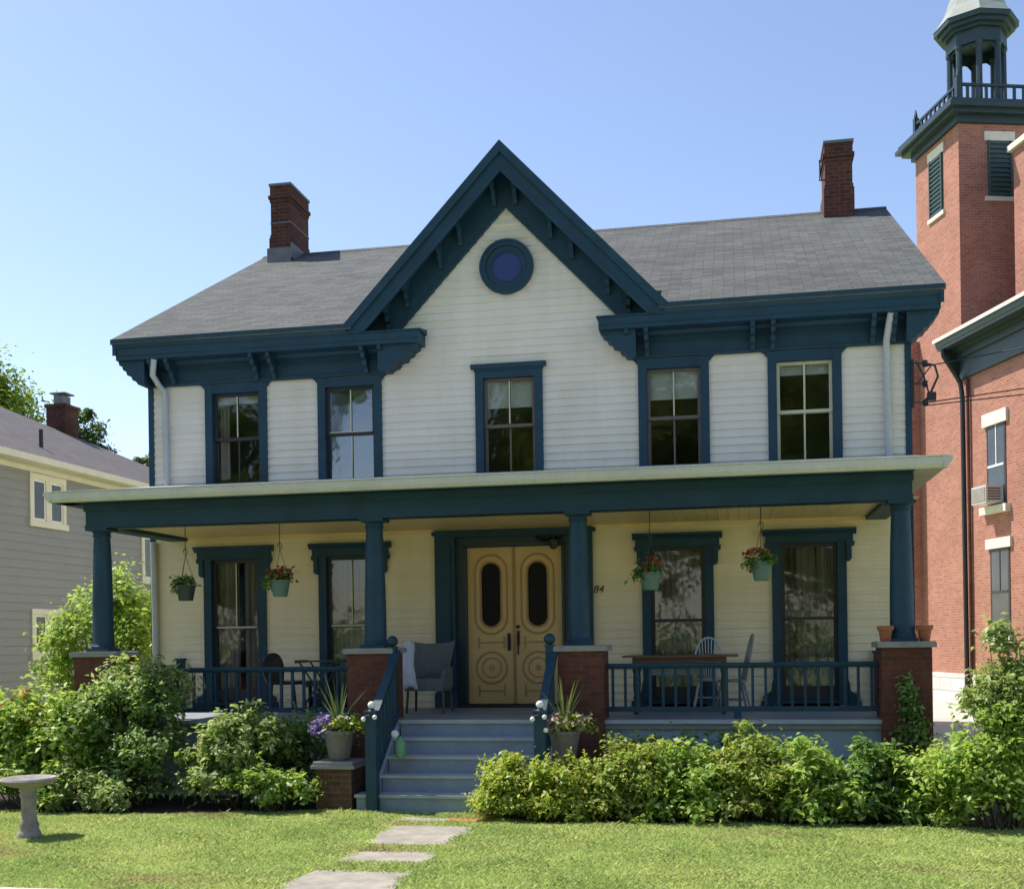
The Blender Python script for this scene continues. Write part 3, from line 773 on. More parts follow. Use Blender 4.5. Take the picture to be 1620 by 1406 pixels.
# steps
SX0, SX1 = -1.0, 1.11
tr, ri = MB(), MB()
for i in range(1, 5):
    z = -.21*i; yf = -2.65-.28*i
    a, b = (SX0, SX1) if i < 4 else (SX0-.25, SX1+.2)
    tr.box(a-.0, b, yf-.03, yf+.275, z-.035, z)
    ri.box(a+.02, b-.02, yf, yf+.262, z-.21 if i < 4 else G, z-.035)
ri.box(SX0+.02, SX1-.02, -2.65, -2.61, -.21, -.05)
hp(tr, 'stair_tread', M['tread']); hp(ri, 'stair_riser', M['riser'])
hp(MB().box(SX0, SX1, -2.685, -2.645, -.045, .004), 'stair_tread', M['tread'])
for x in (SX0-.03, SX1-.01): hp(MB().prism([(-2.66,-.02),(-2.66,G),(-3.78,G),(-3.78,-.86)], 'x', x, x+.04), 'stair_stringer', M['riser'])
def stair_rail(x, xt):
    mb = MB(); y0, y1 = -3.83, -2.72
    z0, z1 = .10, .93
    mb.prism([(y0,z0),(y1,z1),(y1,z1-.075),(y0,z0-.075)], 'x', x-.055, x+.055)
    mb.prism([(y0,z0-.75+.0),(y1,z1-.80),(y1,z1-.86),(y0,z0-.81)], 'x', x-.03, x+.03)
    r = hp(mb, 'stair_railing', T)
    proto = None
    for i in range(7):
        f = (i+.5)/7; y = y0+.04+(y1-y0-.06)*f; z = z0+(z1-z0)*f
        b = MB().box(x-.018, x+.018, y-.018, y+.018, z-.80, z-.03)
        if proto is None: proto = hp(b, 'baluster', T, r); fy, fz = y, z
        else:
            c = proto.copy(); c.location = (0, y-fy, z-fz); c.parent = r; COL.objects.link(c)
    nb = MB(); nb.box(x-.068, x+.068, y0-.068, y0+.068, G, .17).box(x-.082, x+.082, y0-.082, y0+.082, .17, .20).lathe([(.05,.20),(.035,.215),(.035,.225)], (x,y0,0), 14)
    hp(nb, 'newel_post', T)
    hp(MB().ball((x,y0,.268), .048, 16), 'newel_ball', M['bulb'], smooth=True)
    nb = MB(); nb.box(xt-.05, xt+.05, y1-.05, y1+.05, 0, .955).box(xt-.062, xt+.062, y1-.062, y1+.062, .955, .975).ball((xt,y1,1.045), .075, 16)
    hp(nb, 'newel_post', T, smooth=True)
stair_rail(-1.0, -1.055); stair_rail(1.10, 1.05)
# downspouts
mb = MB(); mb.tube([(-5.66,-.36,5.60),(-5.72,-.3,5.36),(-5.70,-.12,5.22),(-5.62,-.085,5.12),(-5.61,-.085,3.58)], .048, 10)
hp(mb, 'downspout', M['downpipe'], smooth=True)
mb = MB(); mb.tube([(5.64,-.36,5.60),(5.62,-.22,5.45),(5.60,-.085,5.25),(5.615,-.085,3.58)], .052, 10)
hp(mb, 'downspout', M['downpipe'], smooth=True)
mb = MB(); mb.tube([(-5.86,-.09,2.70),(-5.85,-.085,1.6),(-5.84,-.085,G)], .05, 10); hp(mb, 'downspout', M['downpipe'], smooth=True)
# chimneys
def chimney(x0, x1, y0, y1, zt, base, right=False):
    zb = 8.7
    mb = MB(); mb.box(x0+.03, x1-.03, y0+.03, y1-.03, zb, zt-.34)
    mb.box(x0+.0, x1-.0, y0+.0, y1-.0, zb, base).box(x0+.015, x1-.015, y0+.015, y1-.015, base, base+.07)
    mb.box(x0+.015, x1-.015, y0+.015, y1-.015, zt-.34, zt-.27).box(x0-.01, x1+.01, y0-.01, y1+.01, zt-.27, zt-.20)
    mb.box(x0+.02, x1-.02, y0+.02, y1-.02, zt-.20, zt)
    c = hp(mb, 'chimney', M['chimbrick'], roof)
    hp(MB().box(x0-.0, x1+.0, y0-.0, y1+.0, zt, zt+.05), 'chimney_cap', M['lead'], roof)
    zl = base+.30 if not right else base+.62
    hp(MB().box(x0+.02, x1-.02, y0+.02, y1-.02, zl, zl+.03), 'chimney_band', M['lead'], roof)
    return c
chimney(-5.99, -5.50, 5.25, 6.35, 10.50, 9.42)
hp(MB().box(-6.03, -5.51, 5.22, 5.24, 8.9, 9.20).box(-5.51, -5.49, 5.22, 6.0, 8.98, 9.3), 'flashing', M['lead'], roof)
chimney(5.17, 5.73, 5.3, 6.25, 10.36, 9.50, True)
ir = MB(); ir.tube([(5.20,5.4,10.08),(5.10,5.4,10.08),(5.11,5.4,9.98),(5.11,5.4,9.8),(5.10,5.4,9.7),(5.20,5.4,9.7)], .016, 6)
hp(ir, 'chimney_hook', M['iron'], roof)
# service insulator on the right corner
mb = MB(); mb.bar((5.96,-.06,4.98),(5.96,-.06,4.28), .03)
for z in (4.92, 4.63, 4.36):
    mb.bar((5.96,-.06,z),(6.1,-.1,z-.02), .02); mb.lathe([(.02,-.05),(.045,-.03),(.03,0),(.045,.03),(.02,.05)], (6.12,-.1,z-.02), 10)
mb.tube([(6.12,-.1,4.9),(6.25,-.13,4.86),(6.29,-.14,4.7),(6.2,-.13,4.5),(6.12,-.1,4.36)], .018, 6)
mb.tube([(6.0,-.08,4.95),(6.1,-.12,4.72),(6.18,-.12,4.42)], .012, 6).tube([(6.0,-.08,4.6),(6.2,-.12,4.86)], .010, 6).box(6.14, 6.26, -.16, -.08, 4.36, 4.48)
hp(mb, 'insulator_rack', M['iron'], smooth=True)
OFF = (0,0,0)
for k, (z0, p1) in enumerate(((4.34, (30,-9.0,6.9)), (4.30, (30,-9.2,6.0)), (4.86, (30,-9.0,8.2)))):
    a = Vector((6.14,-.1,z0)); b = Vector(p1)
    pts = [a.lerp(b, i/14) + Vector((0,0,-.9*(1-(2*i/14-1)**2)*.5)) for i in range(15)]
    tag(MB().tube(pts, .009, 5).build('electric_cable', M['cable'], smooth=True),
        ['middle cable of the three running right from the house corner bracket', 'lowest cable running right from the house corner bracket', 'topmost cable running right from the house corner bracket'][k], 'cable', 'cables from the house corner')

# ================================================================== BRICK CHURCH (right)
CH = thing('brick_church', 'red brick church with green-trimmed square tower and open belfry', 'church', (9.786,17.236,G), R(17), local=True)
def cp(mb, name, mat, parent=None, smooth=False):
    mb.v = [(x,y,z-G) for x,y,z in mb.v]; return mb.build(name, mat, parent or CH, smooth)
CG = M['church_green']
tw = cp(MB().box(0, 2.6, 0, 2.68, -.16, 15.45), 'tower', M['churchbrick'])
cp(MB().box(-.05, 2.65, -.03, 2.73, G, -.15).box(-.04, 4, -8, -.03, G, -.15), 'foundation', M['rockface'])
cp(MB().prism([(.02,-.15),(9,-.15),(9,9.1),(4.5,11.2),(.02,9.1)], 'y', -8, -.002), 'nave_wall', M['churchbrick'])
cp(MB().box(-.48, .5, 2.6, 9, G, 9.9), 'rear_wing', M['churchbrick'])
mb = MB(); mb.box(-.10, 2.70, -.10, 2.78, 15.42, 15.62).box(-.3, 2.9, -.3, 2.98, 15.62, 15.74).box(-.45, 3.05, -.45, 3.13, 15.74, 15.86)
mb.box(-.38, 2.98, -.38, 3.06, 15.86, 15.98)
cp(mb, 'tower_cornice', CG)
mb = MB(); e0, e1, f0, f1 = .02, 2.58, .02, 2.66
for (x, y) in ((e0,f0),(e1,f0),(e0,f1),(e1,f1)): mb.box(x-.07, x+.07, y-.07, y+.07, 15.98, 16.72).lathe([(.05,0),(.06,.06),(.015,.26)], (x,y,16.72), 8)
for z in (16.05, 16.5): mb.box(e0, e1, f0-.04, f0+.04, z, z+.07).box(e0, e1, f1-.04, f1+.04, z, z+.07).box(e0-.04, e0+.04, f0, f1, z, z+.07).box(e1-.04, e1+.04, f0, f1, z, z+.07)
for i in range(9):
    t = .28*(i+1)
    if t < 2.5:
        mb.box(e0+t-.04, e0+t+.04, f0-.025, f0+.025, 16.12, 16.5).box(e0+t-.04, e0+t+.04, f1-.025, f1+.025, 16.12, 16.5)
        mb.box(e0-.025, e0+.025, f0+t-.04, f0+t+.04, 16.12, 16.5).box(e1-.025, e1+.025, f0+t-.04, f0+t+.04, 16.12, 16.5)
cp(mb, 'balustrade', CG)
# octagonal belfry with open arches
BX, BY = 1.28, 1.33
mb = MB()
def octo(r, rot=.5):
    r *= .88
    return [(BX+r*math.cos(math.pi/4*(k+rot)), BY+r*math.sin(math.pi/4*(k+rot))) for k in range(8)]
mb.prism(octo(.98), 'z', 15.98, 16.25)
for (x, y) in octo(.84): mb.lathe([(.115,16.25),(.115,16.35),(.092,16.4),(.084,18.0),(.115,18.06),(.115,18.15)], (x,y,0), 8)
O1, O2 = octo(.96), octo(.78)
for k in range(8):
    j = (k+1)%8
    mb.add([(*O1[k],18.12),(*O1[j],18.12),(*O1[j],18.5),(*O1[k],18.5),(*O2[k],18.12),(*O2[j],18.12),(*O2[j],18.5),(*O2[k],18.5)], [(0,1,2,3),(7,6,5,4),(0,4,5,1),(3,2,6,7)])
    # arched spandrels
    P = [Vector((*octo(.86)[k],0)), Vector((*octo(.86)[j],0))]
    for i in range(6):
        a0, a1 = i/6, (i+1)/6
        z0 = 17.65+.42*math.sin(math.pi*a0)**.6; z1 = 17.65+.42*math.sin(math.pi*a1)**.6
        q0, q1 = P[0].lerp(P[1], a0), P[0].lerp(P[1], a1)
        mb.add([(q0.x,q0.y,z0),(q1.x,q1.y,z1),(q1.x,q1.y,18.15),(q0.x,q0.y,18.15)], [(0,1,2,3)])
mb.prism(octo(1.08), 'z', 18.5, 18.6); mb.prism(octo(1.22), 'z', 18.6, 18.72); mb.prism(octo(1.34), 'z', 18.72, 18.86); mb.prism(octo(.8), 'z', 18.3, 18.34)
bel = cp(mb, 'belfry', CG)
mb = MB(); prof = [(1.36,18.86),(1.3,18.9),(1.0,19.3),(.82,19.75),(.62,20.2),(.35,20.6),(.08,20.85),(.03,21.5)]
vs = []
for r, z in prof: vs += [(x,y,z) for x, y in octo(r)]
mb.add(vs, [(i*8+k, i*8+(k+1)%8, i*8+8+(k+1)%8, i*8+8+k) for i in range(len(prof)-1) for k in range(8)] + [tuple(range(7,-1,-1))])
cp(mb, 'belfry_dome', M['copper'], bel)
# louvred openings
def louvre(face, a, b, z0, z1):
    mb = MB(); lm = MB(); sm_ = MB()
    def bx(m, a0, a1, d0, d1, zz0, zz1):
        if face == 'y': m.box(a0, a1, d0, d1, zz0, zz1)
        else: m.box(d0, d1, a0, a1, zz0, zz1)
    bx(lm, a-.1, b+.1, -.04, .02, z1, z1+.26); bx(sm_, a-.1, b+.1, -.06, .02, z0-.12, z0)
    bx(mb, a, b, -.008, .0, z0, z1)
    n = int((z1-z0)/.13)
    for i in range(n):
        z = z0+(i+.3)*(z1-z0)/n; bx(mb, a+.04, b-.04, -.05, -.008, z, z+.05)
    bx(mb, a, a+.05, -.06, 0, z0, z1); bx(mb, b-.05, b, -.06, 0, z0, z1)
    o = cp(mb, 'louvre', M['louvre']); cp(lm, 'lintel', M['lime'], o); cp(sm_, 'sill', M['lime'], o)
louvre('x', .95, 1.74, 13.3, 15.0); louvre('y', .86, 1.57, 13.36, 14.95)
# nave eave: box cornice, frieze, roof
mb = MB(); mb.box(-.62, .02, -8, .12, 9.0, 9.06).prism([(-.62,9.0),(-.70,9.08),(-.72,9.22),(-.62,9.24)], 'y', -8, .14)
mb.box(-.66, -.55, -8, .14, 8.98, 9.22).box(-.08, .02, -8, -.006, 8.15, 9.0).box(-.16, -.06, -8, -.008, 8.72, 9.0).box(-.3, -.1, -8, .02, 8.9, 9.0)
mb.prism([(-.0,8.15),(-.55,9.0),(-.0,9.0)], 'y', -.004, .05)
cp(mb, 'nave_cornice', CG)
mb = MB(); mb.prism([(-.74,9.25),(4.5,11.45),(9.7,9.25),(9.7,9.12),(4.5,11.32),(-.74,9.19)], 'y', -8.2, .2)
nr = cp(mb, 'nave_roof', M['slate'])
cp(MB().box(-.76, -.70, -8.2, .22, 9.20, 9.30), 'roof_edge', M['lime'], nr)
mb = MB(); mb.box(1.0, 5, -4.6, -1.12, 9.3, 14.2); cp(mb, 'upper_block', M['churchbrick'])
cp(MB().box(.88, 5.1, -4.7, -1.0, 14.2, 14.36), 'coping', M['lime'])
dp = MB(); dp.tube([(-.62,-.12,9.0),(-.60,-.12,8.8),(-.2,-.12,8.2),(-.12,-.15,8.0),(-.10,-.2,7.6),(-.10,-.24,G)], .07, 8)
cp(dp, 'downspout', M['iron'], smooth=True)
cp(MB().tube([(-.05,-.40,8.1),(-.05,-.40,G)], .045, 8), 'conduit', M['chimbrick'], smooth=True)
def cwin(a, b, z0, z1, zl, screen):
    mb = MB(); mb.box(.012, .018, a, b, z0, z1)
    w = cp(MB().box(.0, .022, a, a+.09, z0, z1).box(.0, .022, b-.05, b, z0, z1).box(0, .022, a, b, z1-.06, z1), 'nave_window', M['dark'])
    cp(MB().box(-.01, .02, a+.1, b-.05, (z0+z1)/2-.03, (z0+z1)/2+.03).box(-.006, .02, (a+b)/2-.02, (a+b)/2+.02, (z0+z1)/2, z1), 'sash', M['white'] if not screen else M['dark'], w)
    cp(MB().box(.005, .019, a, b, z0, z1), 'pane', PANE, w)
    cp(MB().box(-.06, .021, a-.14, b+.14, z1+.02, zl), 'lintel', M['lime'], w)
    cp(MB().box(-.14, .021, a-.2, b+.2, z0-.2, z0), 'sill', M['lime'], w)
PANE = paint('dusty_window_pane', (.055,.062,.07), .12, .5, 1.2, bmp=0)
cwin(-2.27, -1.30, 4.40, 6.56, 6.92, False)
cwin(-2.39, -1.40, .95, 3.24, 3.53, True)
# window air conditioner (rests on the church sill)
cw = Matrix.Translation((9.786,17.236,G)) @ Matrix.Rotation(R(17), 4, 'Z')
ac = thing('air_conditioner', 'boxy white window air conditioner in the upper church window', 'air conditioner', cw @ Vector((-.28,-1.72,4.45-G)), R(17), local=True)
MB().box(-.2, .30, -.40, .36, .0, .47).build('case', M['acwhite'], ac)
MB().box(-.215, -.2, -.36, .32, .05, .42).build('coil_grille', M['greywood'], ac)
mb = MB()
for i in range(5): mb.box(-.15, .2, -.412, -.40, .08+i*.07, .11+i*.07)
mb.build('side_vent', M['dark'], ac)
OFF = (0,0,0)

# ================================================================== GREY NEIGHBOUR HOUSE (left)
NB = thing('neighbour_house', 'grey clapboard house with cream window trim and hipped roof', 'house', (-12,6,G))
def npart(mb, name, mat, parent=None): return mb.build(name, mat, parent or NB)
mb = MB(); boards(mb, G, 5.08, lambda z: (-5, 17.3), [], lambda u, o, z: (-12+o, u, z), ex=.19, lap=.02)
boards(mb, G, 5.08, lambda z: (-22, -12), [], lambda u, o, z: (u, -5-o, z), ex=.19, lap=.02)
boards(mb, G, 5.08, lambda z: (-22, -12), [], lambda u, o, z: (u, 17.3+o, z), ex=.19, lap=.02)
boards(mb, G, 5.08, lambda z: (-5, 17.3), [], lambda u, o, z: (-22-o, u, z), ex=.19, lap=.02)
npart(mb, 'wall', M['greysiding'])
xe0, xe1, ye0, ye1, ze = -22.45, -11.55, -5.45, 17.75, 5.19
hr = (xe1-xe0)/2; zr = ze+hr*.48
mb = MB(); mb.add([(xe0,ye0,ze),(xe1,ye0,ze),(xe1,ye1,ze),(xe0,ye1,ze),(xe0+hr,ye0+hr,zr),(xe0+hr,ye1-hr,zr),(xe0,ye0,ze-.06),(xe1,ye0,ze-.06),(xe1,ye1,ze-.06),(xe0,ye1,ze-.06)],
   [(0,1,4),(1,2,5,4),(2,3,5),(3,0,4,5),(0,6,7,1),(1,7,8,2),(2,8,9,3),(3,9,6,0),(9,8,7,6)])
nroof = npart(mb, 'roof', M['shingle2'])
npart(MB().box(-11.62, -11.50, ye0, ye1, 5.04, 5.185).box(-12, -11.6, ye0, ye1, 5.03, 5.06).box(-12.0, -11.96, -5, 17.3, 4.92, 5.03), 'eave_trim', M['nbtrim'])
def nwin(y0, y1, z0, z1, n):
    x = -12
    mb = MB(); c = .13
    mb.box(x-.02, x+.05, y0, y0+c, z0+.08, z1-c).box(x-.02, x+.05, y1-c, y1, z0+.08, z1-c).box(x-.02, x+.056, y0, y1, z1-c, z1).box(x-.02, x+.08, y0-.05, y1+.05, z0-.06, z0+.08)
    for i in range(1, n): ym = y0+(y1-y0)*i/n; mb.box(x-.02, x+.052, ym-.1, ym+.1, z0+.08, z1-c)
    w = npart(mb, 'window', M['nbtrim'])
    f = MB()
    for i in range(n):
        a = y0+(y1-y0)*i/n+(.1 if i else c); b = y0+(y1-y0)*(i+1)/n-(.1 if i < n-1 else c)
        f.box(x+.0, x+.03, a, a+.05, z0+.08, z1-c).box(x, x+.03, b-.05, b, z0+.08, z1-c).box(x, x+.03, a+.05, b-.05, z1-c-.05, z1-c).box(x, x+.03, a+.05, b-.05, z0+.08, z0+.14)
    npart(f, 'sash', M['white'], w)
    npart(MB().box(x-.0, x+.022, y0+c, y1-c, z0+.08, z1-c), 'pane', PANE, w)
nwin(5.85, 7.27, 3.76, 4.9, 2); nwin(5.86, 7.2, .77, 1.86, 2); nwin(10.8, 11.9, 2.68, 4.0, 1)
xh = -13.9
npart(MB().box(-16.35, -15.75, 13.4, 14.1, 6.5, 7.98).box(-16.39, -15.71, 13.36, 14.14, 7.98, 8.08), 'chimney', M['chimbrick'], nroof)
npart(MB().box(-16.2, -15.9, 13.55, 13.95, 8.08, 8.36).box(-16.3, -15.8, 13.5, 14.0, 8.40, 8.44), 'chimney_cowl', M['lead'], nroof)
mb = MB(); mb.tube([(-12.6,7.3,5.5),(-12.6,7.3,6.12)], .05, 8); npart(mb, 'vent_pipe', M['iron'], nroof)

# ================================================================== TREES
def tree(label, x, y, top, rad, mat, seed, n=9000, size=.42, group=None, tall=.62, spread=.26):
    t = thing('tree', label, 'tree', (x,y,G), group=group)
    rng = random.Random(seed); hgt = top-G
    blobs = []; limbs = []
    zc = G+hgt*tall
    for k in range(9):
        a = rng.uniform(0, 6.283); rr = rng.uniform(.25,.62)*rad; zz = zc+rng.uniform(-spread,spread*.9)*hgt
        blobs.append((x+rr*math.cos(a), y+rr*math.sin(a), zz, rad*rng.uniform(.36,.52), rad*rng.uniform(.36,.52), hgt*rng.uniform(.11,.16)))
    blobs.append((x, y, top-hgt*.16, rad*.45, rad*.45, hgt*.15))
    leaf_part('crown', foliage(blobs, n, size, seed, aspect=.6, clump=rad*.17, nclump=16, inner=.45), M[mat], t)
    mb = MB(); mb.tube([(x,y,G-.1),(x+.1,y,G+hgt*.2),(x-.05,y+.1,G+hgt*.45),(x,y,G+hgt*.72)], [hgt*.028,hgt*.022,hgt*.016,hgt*.006], 10)
    for b in blobs[:8]:
        s0 = Vector((x,y,G+hgt*rng.uniform(.28,.45))); e = Vector(b[:3])
        mb.tube([s0, s0.lerp(e,.5)+Vector((0,0,.04*hgt)), e], [hgt*.011,hgt*.007,hgt*.003], 6)
    mb.build('trunk', M['bark'], t, smooth=True, recalc=False)
    return t
tree('bright green broad tree at left edge, behind grey roof', -37.9, 40, 17.0, 6.2, 'l_tree', 3, 52000, .26)
tree('darker green tree behind the grey house chimney', -35.3, 46, 15.5, 3.1, 'l_treedark', 4, 18000, .24)
tree('small dark tree top just right of the grey house chimney', -31.2, 47, 12.9, 2.6, 'l_treedark', 5, 12000, .25)
g_ = 'trees across the street'
for k, (x, y, tp, rd, sd) in enumerate(((-16,-33,17.5,5,21),(-5.5,-36,13.5,5.2,22),(6.0,-34,13.5,5.0,23),(16,-35,13,5,24),(27,-34,12,5,25),(-27,-35,13,5.5,26),(.6,-39,13.5,4.6,27),(-21.5,-37,13,4.6,28))):
    tree('leafy street tree on the far side of the road, reflected in the windows', x, y, tp, rd, 'l_tree', sd, 20000, .5, g_, *((.80,.13) if k == 0 else (.56,.30)))

hd_ = thing('hedge', 'long clipped hedge across the road, added unseen to darken glass reflections', 'hedge', (0,-23.5,G))  # out of view, added so the door and window glass reflects darker
leaf_part('foliage', foliage([(x_, -23.5+.4*math.sin(x_), G+1.0+.25*math.sin(x_*1.7), 2.4, .9, 1.5) for x_ in range(-34, 36, 3)], 15000, .3, 91, aspect=.6, clump=.4, nclump=14), M['l_mid'], hd_)
# ================================================================== SHRUBS AND PLANTS
shrub('flowering_shrub', 'bright green shrub with orange blooms at far left edge', [(-5.9,-3.5,-.35,.62,.5,.72),(-5.25,-3.6,-.42,.5,.45,.68),(-6.6,-3.4,-.3,.5,.5,.75)], 4600, .125, 'l_bright', 31, flowers=('f_orange', 170, .06, [(-6.05,-3.6,.12,.4,.35,.28)]))
shrub('tall_shrub', 'large loose green shrub in front of the left porch pier', [(-4.5,-3.45,.05,.46,.42,.5),(-4.1,-3.6,-.45,.55,.42,.5),(-4.9,-3.5,.0,.34,.34,.42),(-3.98,-3.35,.02,.24,.26,.32),(-4.3,-3.75,-.72,.58,.36,.32),(-4.25,-3.4,.34,.2,.2,.26)], 4600, .095, 'l_dark', 32, clump=.13, nclump=20)
shrub('tall_shrub', 'pale olive leggy shrub rising over the left pier and railing', [(-4.85,-3.0,.38,.26,.26,.42),(-4.4,-3.05,.42,.24,.22,.32),(-4.02,-3.1,.42,.22,.22,.28),(-5.1,-3.05,-.05,.3,.3,.4)], 2300, .10, 'l_olive', 33)
shrub('rose_bush', 'upright shrub with big pale leaves below the left railing', [(-3.0,-3.65,-.45,.46,.4,.48),(-2.72,-3.5,-.12,.36,.32,.32),(-3.15,-3.8,-.75,.42,.34,.3),(-2.4,-3.5,-.25,.22,.2,.18)], 2600, .115, 'l_olive', 34, clump=.13)
shrub('dark_shrub', 'dark shaded shrub between rose bush and brick pedestal', [(-2.15,-3.0,-.45,.45,.3,.42),(-2.6,-2.95,-.5,.4,.3,.45)], 2600, .09, 'l_dark', 35)
shrub('low_perennial', 'low light green clump beside the left brick pedestal', [(-2.05,-3.95,-.80,.34,.25,.24),(-2.45,-4.0,-.76,.32,.25,.30)], 1900, .085, 'l_bright', 36, clump=.1, flowers=('f_white', 30, .05))
shrub('low_perennial', 'low yellowish plant clump right of the bird bath', [(-4.75,-4.15,-.85,.34,.25,.24),(-4.3,-4.2,-.9,.26,.22,.18)], 1300, .10, 'l_olive', 37, clump=.1)
shrub('low_perennial', 'low green leafy clump at the lawn edge, far left', [(-5.15,-4.1,-.8,.38,.26,.27),(-5.8,-4.05,-.75,.4,.28,.3)], 1800, .10, 'l_bright', 38, clump=.11)
shrub('garden_bush', 'leafy yellow-green bush behind the left porch column by grey house', [(-7.35,.5,.9,.62,.6,1.0),(-6.75,.9,.9,.55,.5,1.05),(-7.0,.6,1.6,.42,.4,.6),(-7.9,.6,.7,.4,.4,.75),(-6.45,.3,.7,.3,.3,.9),(-7.2,.2,-.1,.8,.5,.8)], 7000, .12, 'l_bright', 39, clump=.24)
hg = 'low shrubs in the right front bed'
hedge = [
 ('bright yellow-green shrub at left end of the right bed, by the steps', [(.78,-4.1,-.80,.40,.36,.34),(.70,-4.0,-.62,.28,.26,.24)], 'l_yellowgreen', 41, .085),
 ('light green shrub below the right-hand planter', [(1.42,-4.1,-.74,.42,.38,.40),(1.2,-4.2,-.85,.3,.3,.28)], 'l_yellowgreen', 42, .085),
 ('rust-tinted shrub right of the planter shrub', [(2.05,-4.05,-.68,.42,.38,.42),(2.3,-4.1,-.58,.3,.3,.34)], 'l_rust', 43, .085),
 ('fresh green shrub in middle of the right bed', [(2.85,-4.0,-.70,.46,.4,.42),(2.65,-3.9,-.52,.22,.22,.26)], 'l_bright', 44, .10),
 ('tallest rust-topped shrub of the right bed', [(3.5,-3.95,-.62,.44,.4,.48),(3.65,-4.1,-.8,.4,.3,.3)], 'l_rust', 45, .09),
 ('pale large-leaved shrub right of the rust-topped one', [(4.2,-3.95,-.66,.44,.4,.44),(4.35,-4.15,-.82,.36,.28,.28)], 'l_bright', 46, .11),
 ('glossy green shrub left of the right-hand brick pier', [(4.9,-3.9,-.68,.46,.4,.42),(4.75,-4.1,-.82,.4,.3,.28)], 'l_mid', 47, .11),
 ('low green shrub at foot of the right-hand brick pier', [(5.5,-3.85,-.72,.38,.36,.38)], 'l_bright', 48, .10)]
for lb, bl, mt, sd, sz in hedge:
    bl = bl + [(bl[0][0], bl[0][1]-.14, G+.12, bl[0][3]*1.02, bl[0][4]*.95, .24)]
    shrub('bed_shrub', lb, bl, 3000, sz, mt, sd, hg, clump=.12, nclump=30)
shrub('bed_shrub', 'dark leafy shrub in shade behind the right bed', [(2.6,-3.3,-.62,.5,.25,.42),(3.3,-3.25,-.6,.4,.25,.42),(2.05,-3.2,-.66,.35,.22,.4)], 2200, .10, 'l_dark', 49)
shrub('large_bush', 'big rounded green bush at the lower right corner', [(6.18,-4.25,-.36,.54,.4,.57),(5.75,-4.25,-.62,.44,.34,.41),(6.65,-4.25,-.28,.5,.4,.68),(6.1,-4.4,-.76,.5,.26,.3)], 6000, .10, 'l_bright', 50)
shrub('tall_shrub', 'tall loose pale shrub rising above the big bush at right edge', [(6.26,-4.15,.40,.28,.26,.36),(6.45,-4.2,.26,.34,.28,.44),(6.22,-4.15,.92,.14,.14,.21),(6.0,-4.2,.24,.2,.2,.26),(6.68,-4.15,.64,.27,.26,.44)], 3000, .085, 'l_olive', 51, clump=.12)
shrub('climbing_vine', 'dark vine climbing the right-hand brick pier', [(5.5,-2.79,-.2,.2,.07,.38),(5.45,-2.79,.2,.08,.05,.25)], 560, .085, 'l_dark', 52, clump=.1, cat='vine')
shrub('weed_sprig', 'small light green sprig at the right foot of the steps', [(.42,-4.02,-.93,.17,.12,.08)], 130, .075, 'l_bright', 53, clump=.06, cat='plant')

# ================================================================== PLANTERS, BIRD BATH
def spikes(c, n, ln, seed, spread=.55):
    rng = np.random.default_rng(seed); V = []
    for i in range(n):
        a = rng.uniform(0, 6.283); e = rng.uniform(.05, spread); L = ln*rng.uniform(.55, 1.05)
        d = np.array([math.cos(a)*e, math.sin(a)*e, 1.]); d /= np.linalg.norm(d); s = np.array([-math.sin(a), math.cos(a), 0])*.013
        c0 = np.array(c); m = c0+d*L*.55; tip = c0+d*L + np.array([math.cos(a),math.sin(a),-.2])*L*.12*e
        V += [c0-s*.6, c0+s*.6, m+s, m-s, m-s, m+s, tip+s*.1, tip-s*.1]
    return np.array(V)
for x, lab_p, lab_s, fl, seed in (
    (-1.54, 'grey planter with purple flowers on brick pedestal left of the steps', 'short brick pedestal with stone cap left of the steps', 'f_purple', 61),
    (1.345, 'grey planter with pale pink flowers right of the steps', 'short brick pedestal under the pink-flowered planter', 'f_pink', 62)):
    y = -3.5
    ped = thing('pedestal', lab_s, 'pedestal', (x,y,G))
    MB().box(x-.235, x+.235, y-.235, y+.235, G, -.53).build('shaft', M['pedbrick'], ped)
    MB().box(x-.285, x+.285, y-.285, y+.285, -.53, -.49).box(x-.26, x+.26, y-.26, y+.26, -.49, -.445).build('cap', M['stone'], ped)
    pl = thing('flower_planter', lab_p, 'planter', (x,y,-.445))
    MB().lathe([(.11,0),(.125,.015),(.135,.03),(.185,.33),(.205,.335),(.21,.375),(.19,.38),(.175,.35),(.0,.34)], (x,y,-.445), 28).build('pot', M['potgrey'], pl, smooth=True)
    leaf_part('foliage', foliage([(x+.06,y,.0,.22,.2,.10),(x+.18,y,.0,.14,.14,.1)], 700, .06, seed, clump=.07), M['l_yellowgreen'], pl)
    leaf_part('spikes', spikes((x,y,-.05), 17, .72, seed, .8), M['blade'], pl)
    if fl == 'f_purple':
        leaf_part('flowers', foliage([(x-.18,y-.05,.03,.13,.12,.08),(x-.24,y-.05,-.10,.08,.09,.11)], 360, .05, seed+1, aspect=.9, clump=.06), M[fl], pl)
        leaf_part('flowers', foliage([(x+.08,y-.05,.07,.12,.12,.05)], 60, .05, seed+2, aspect=.9, clump=.04), M['f_white'], pl)
    else:
        leaf_part('flowers', foliage([(x-.14,y-.05,.0,.15,.14,.10),(x-.05,y-.08,.06,.14,.12,.07),(x+.2,y-.05,.02,.08,.1,.07)], 560, .05, seed+1, aspect=.9, clump=.055), M[fl], pl)
bb = thing('bird_bath', 'weathered concrete bird bath standing on the lawn', 'bird bath', (-4.25,-6.0,G))
b0 = (-4.25,-6.0,G)
MB().lathe([(.02,.545),(.09,.55),(.18,.57),(.255,.60),(.29,.625),(.30,.645),(.285,.665),(.26,.66),(.22,.635),(.13,.61),(.0,.60)], b0, 36).build('basin', M['concrete'], bb, smooth=True)
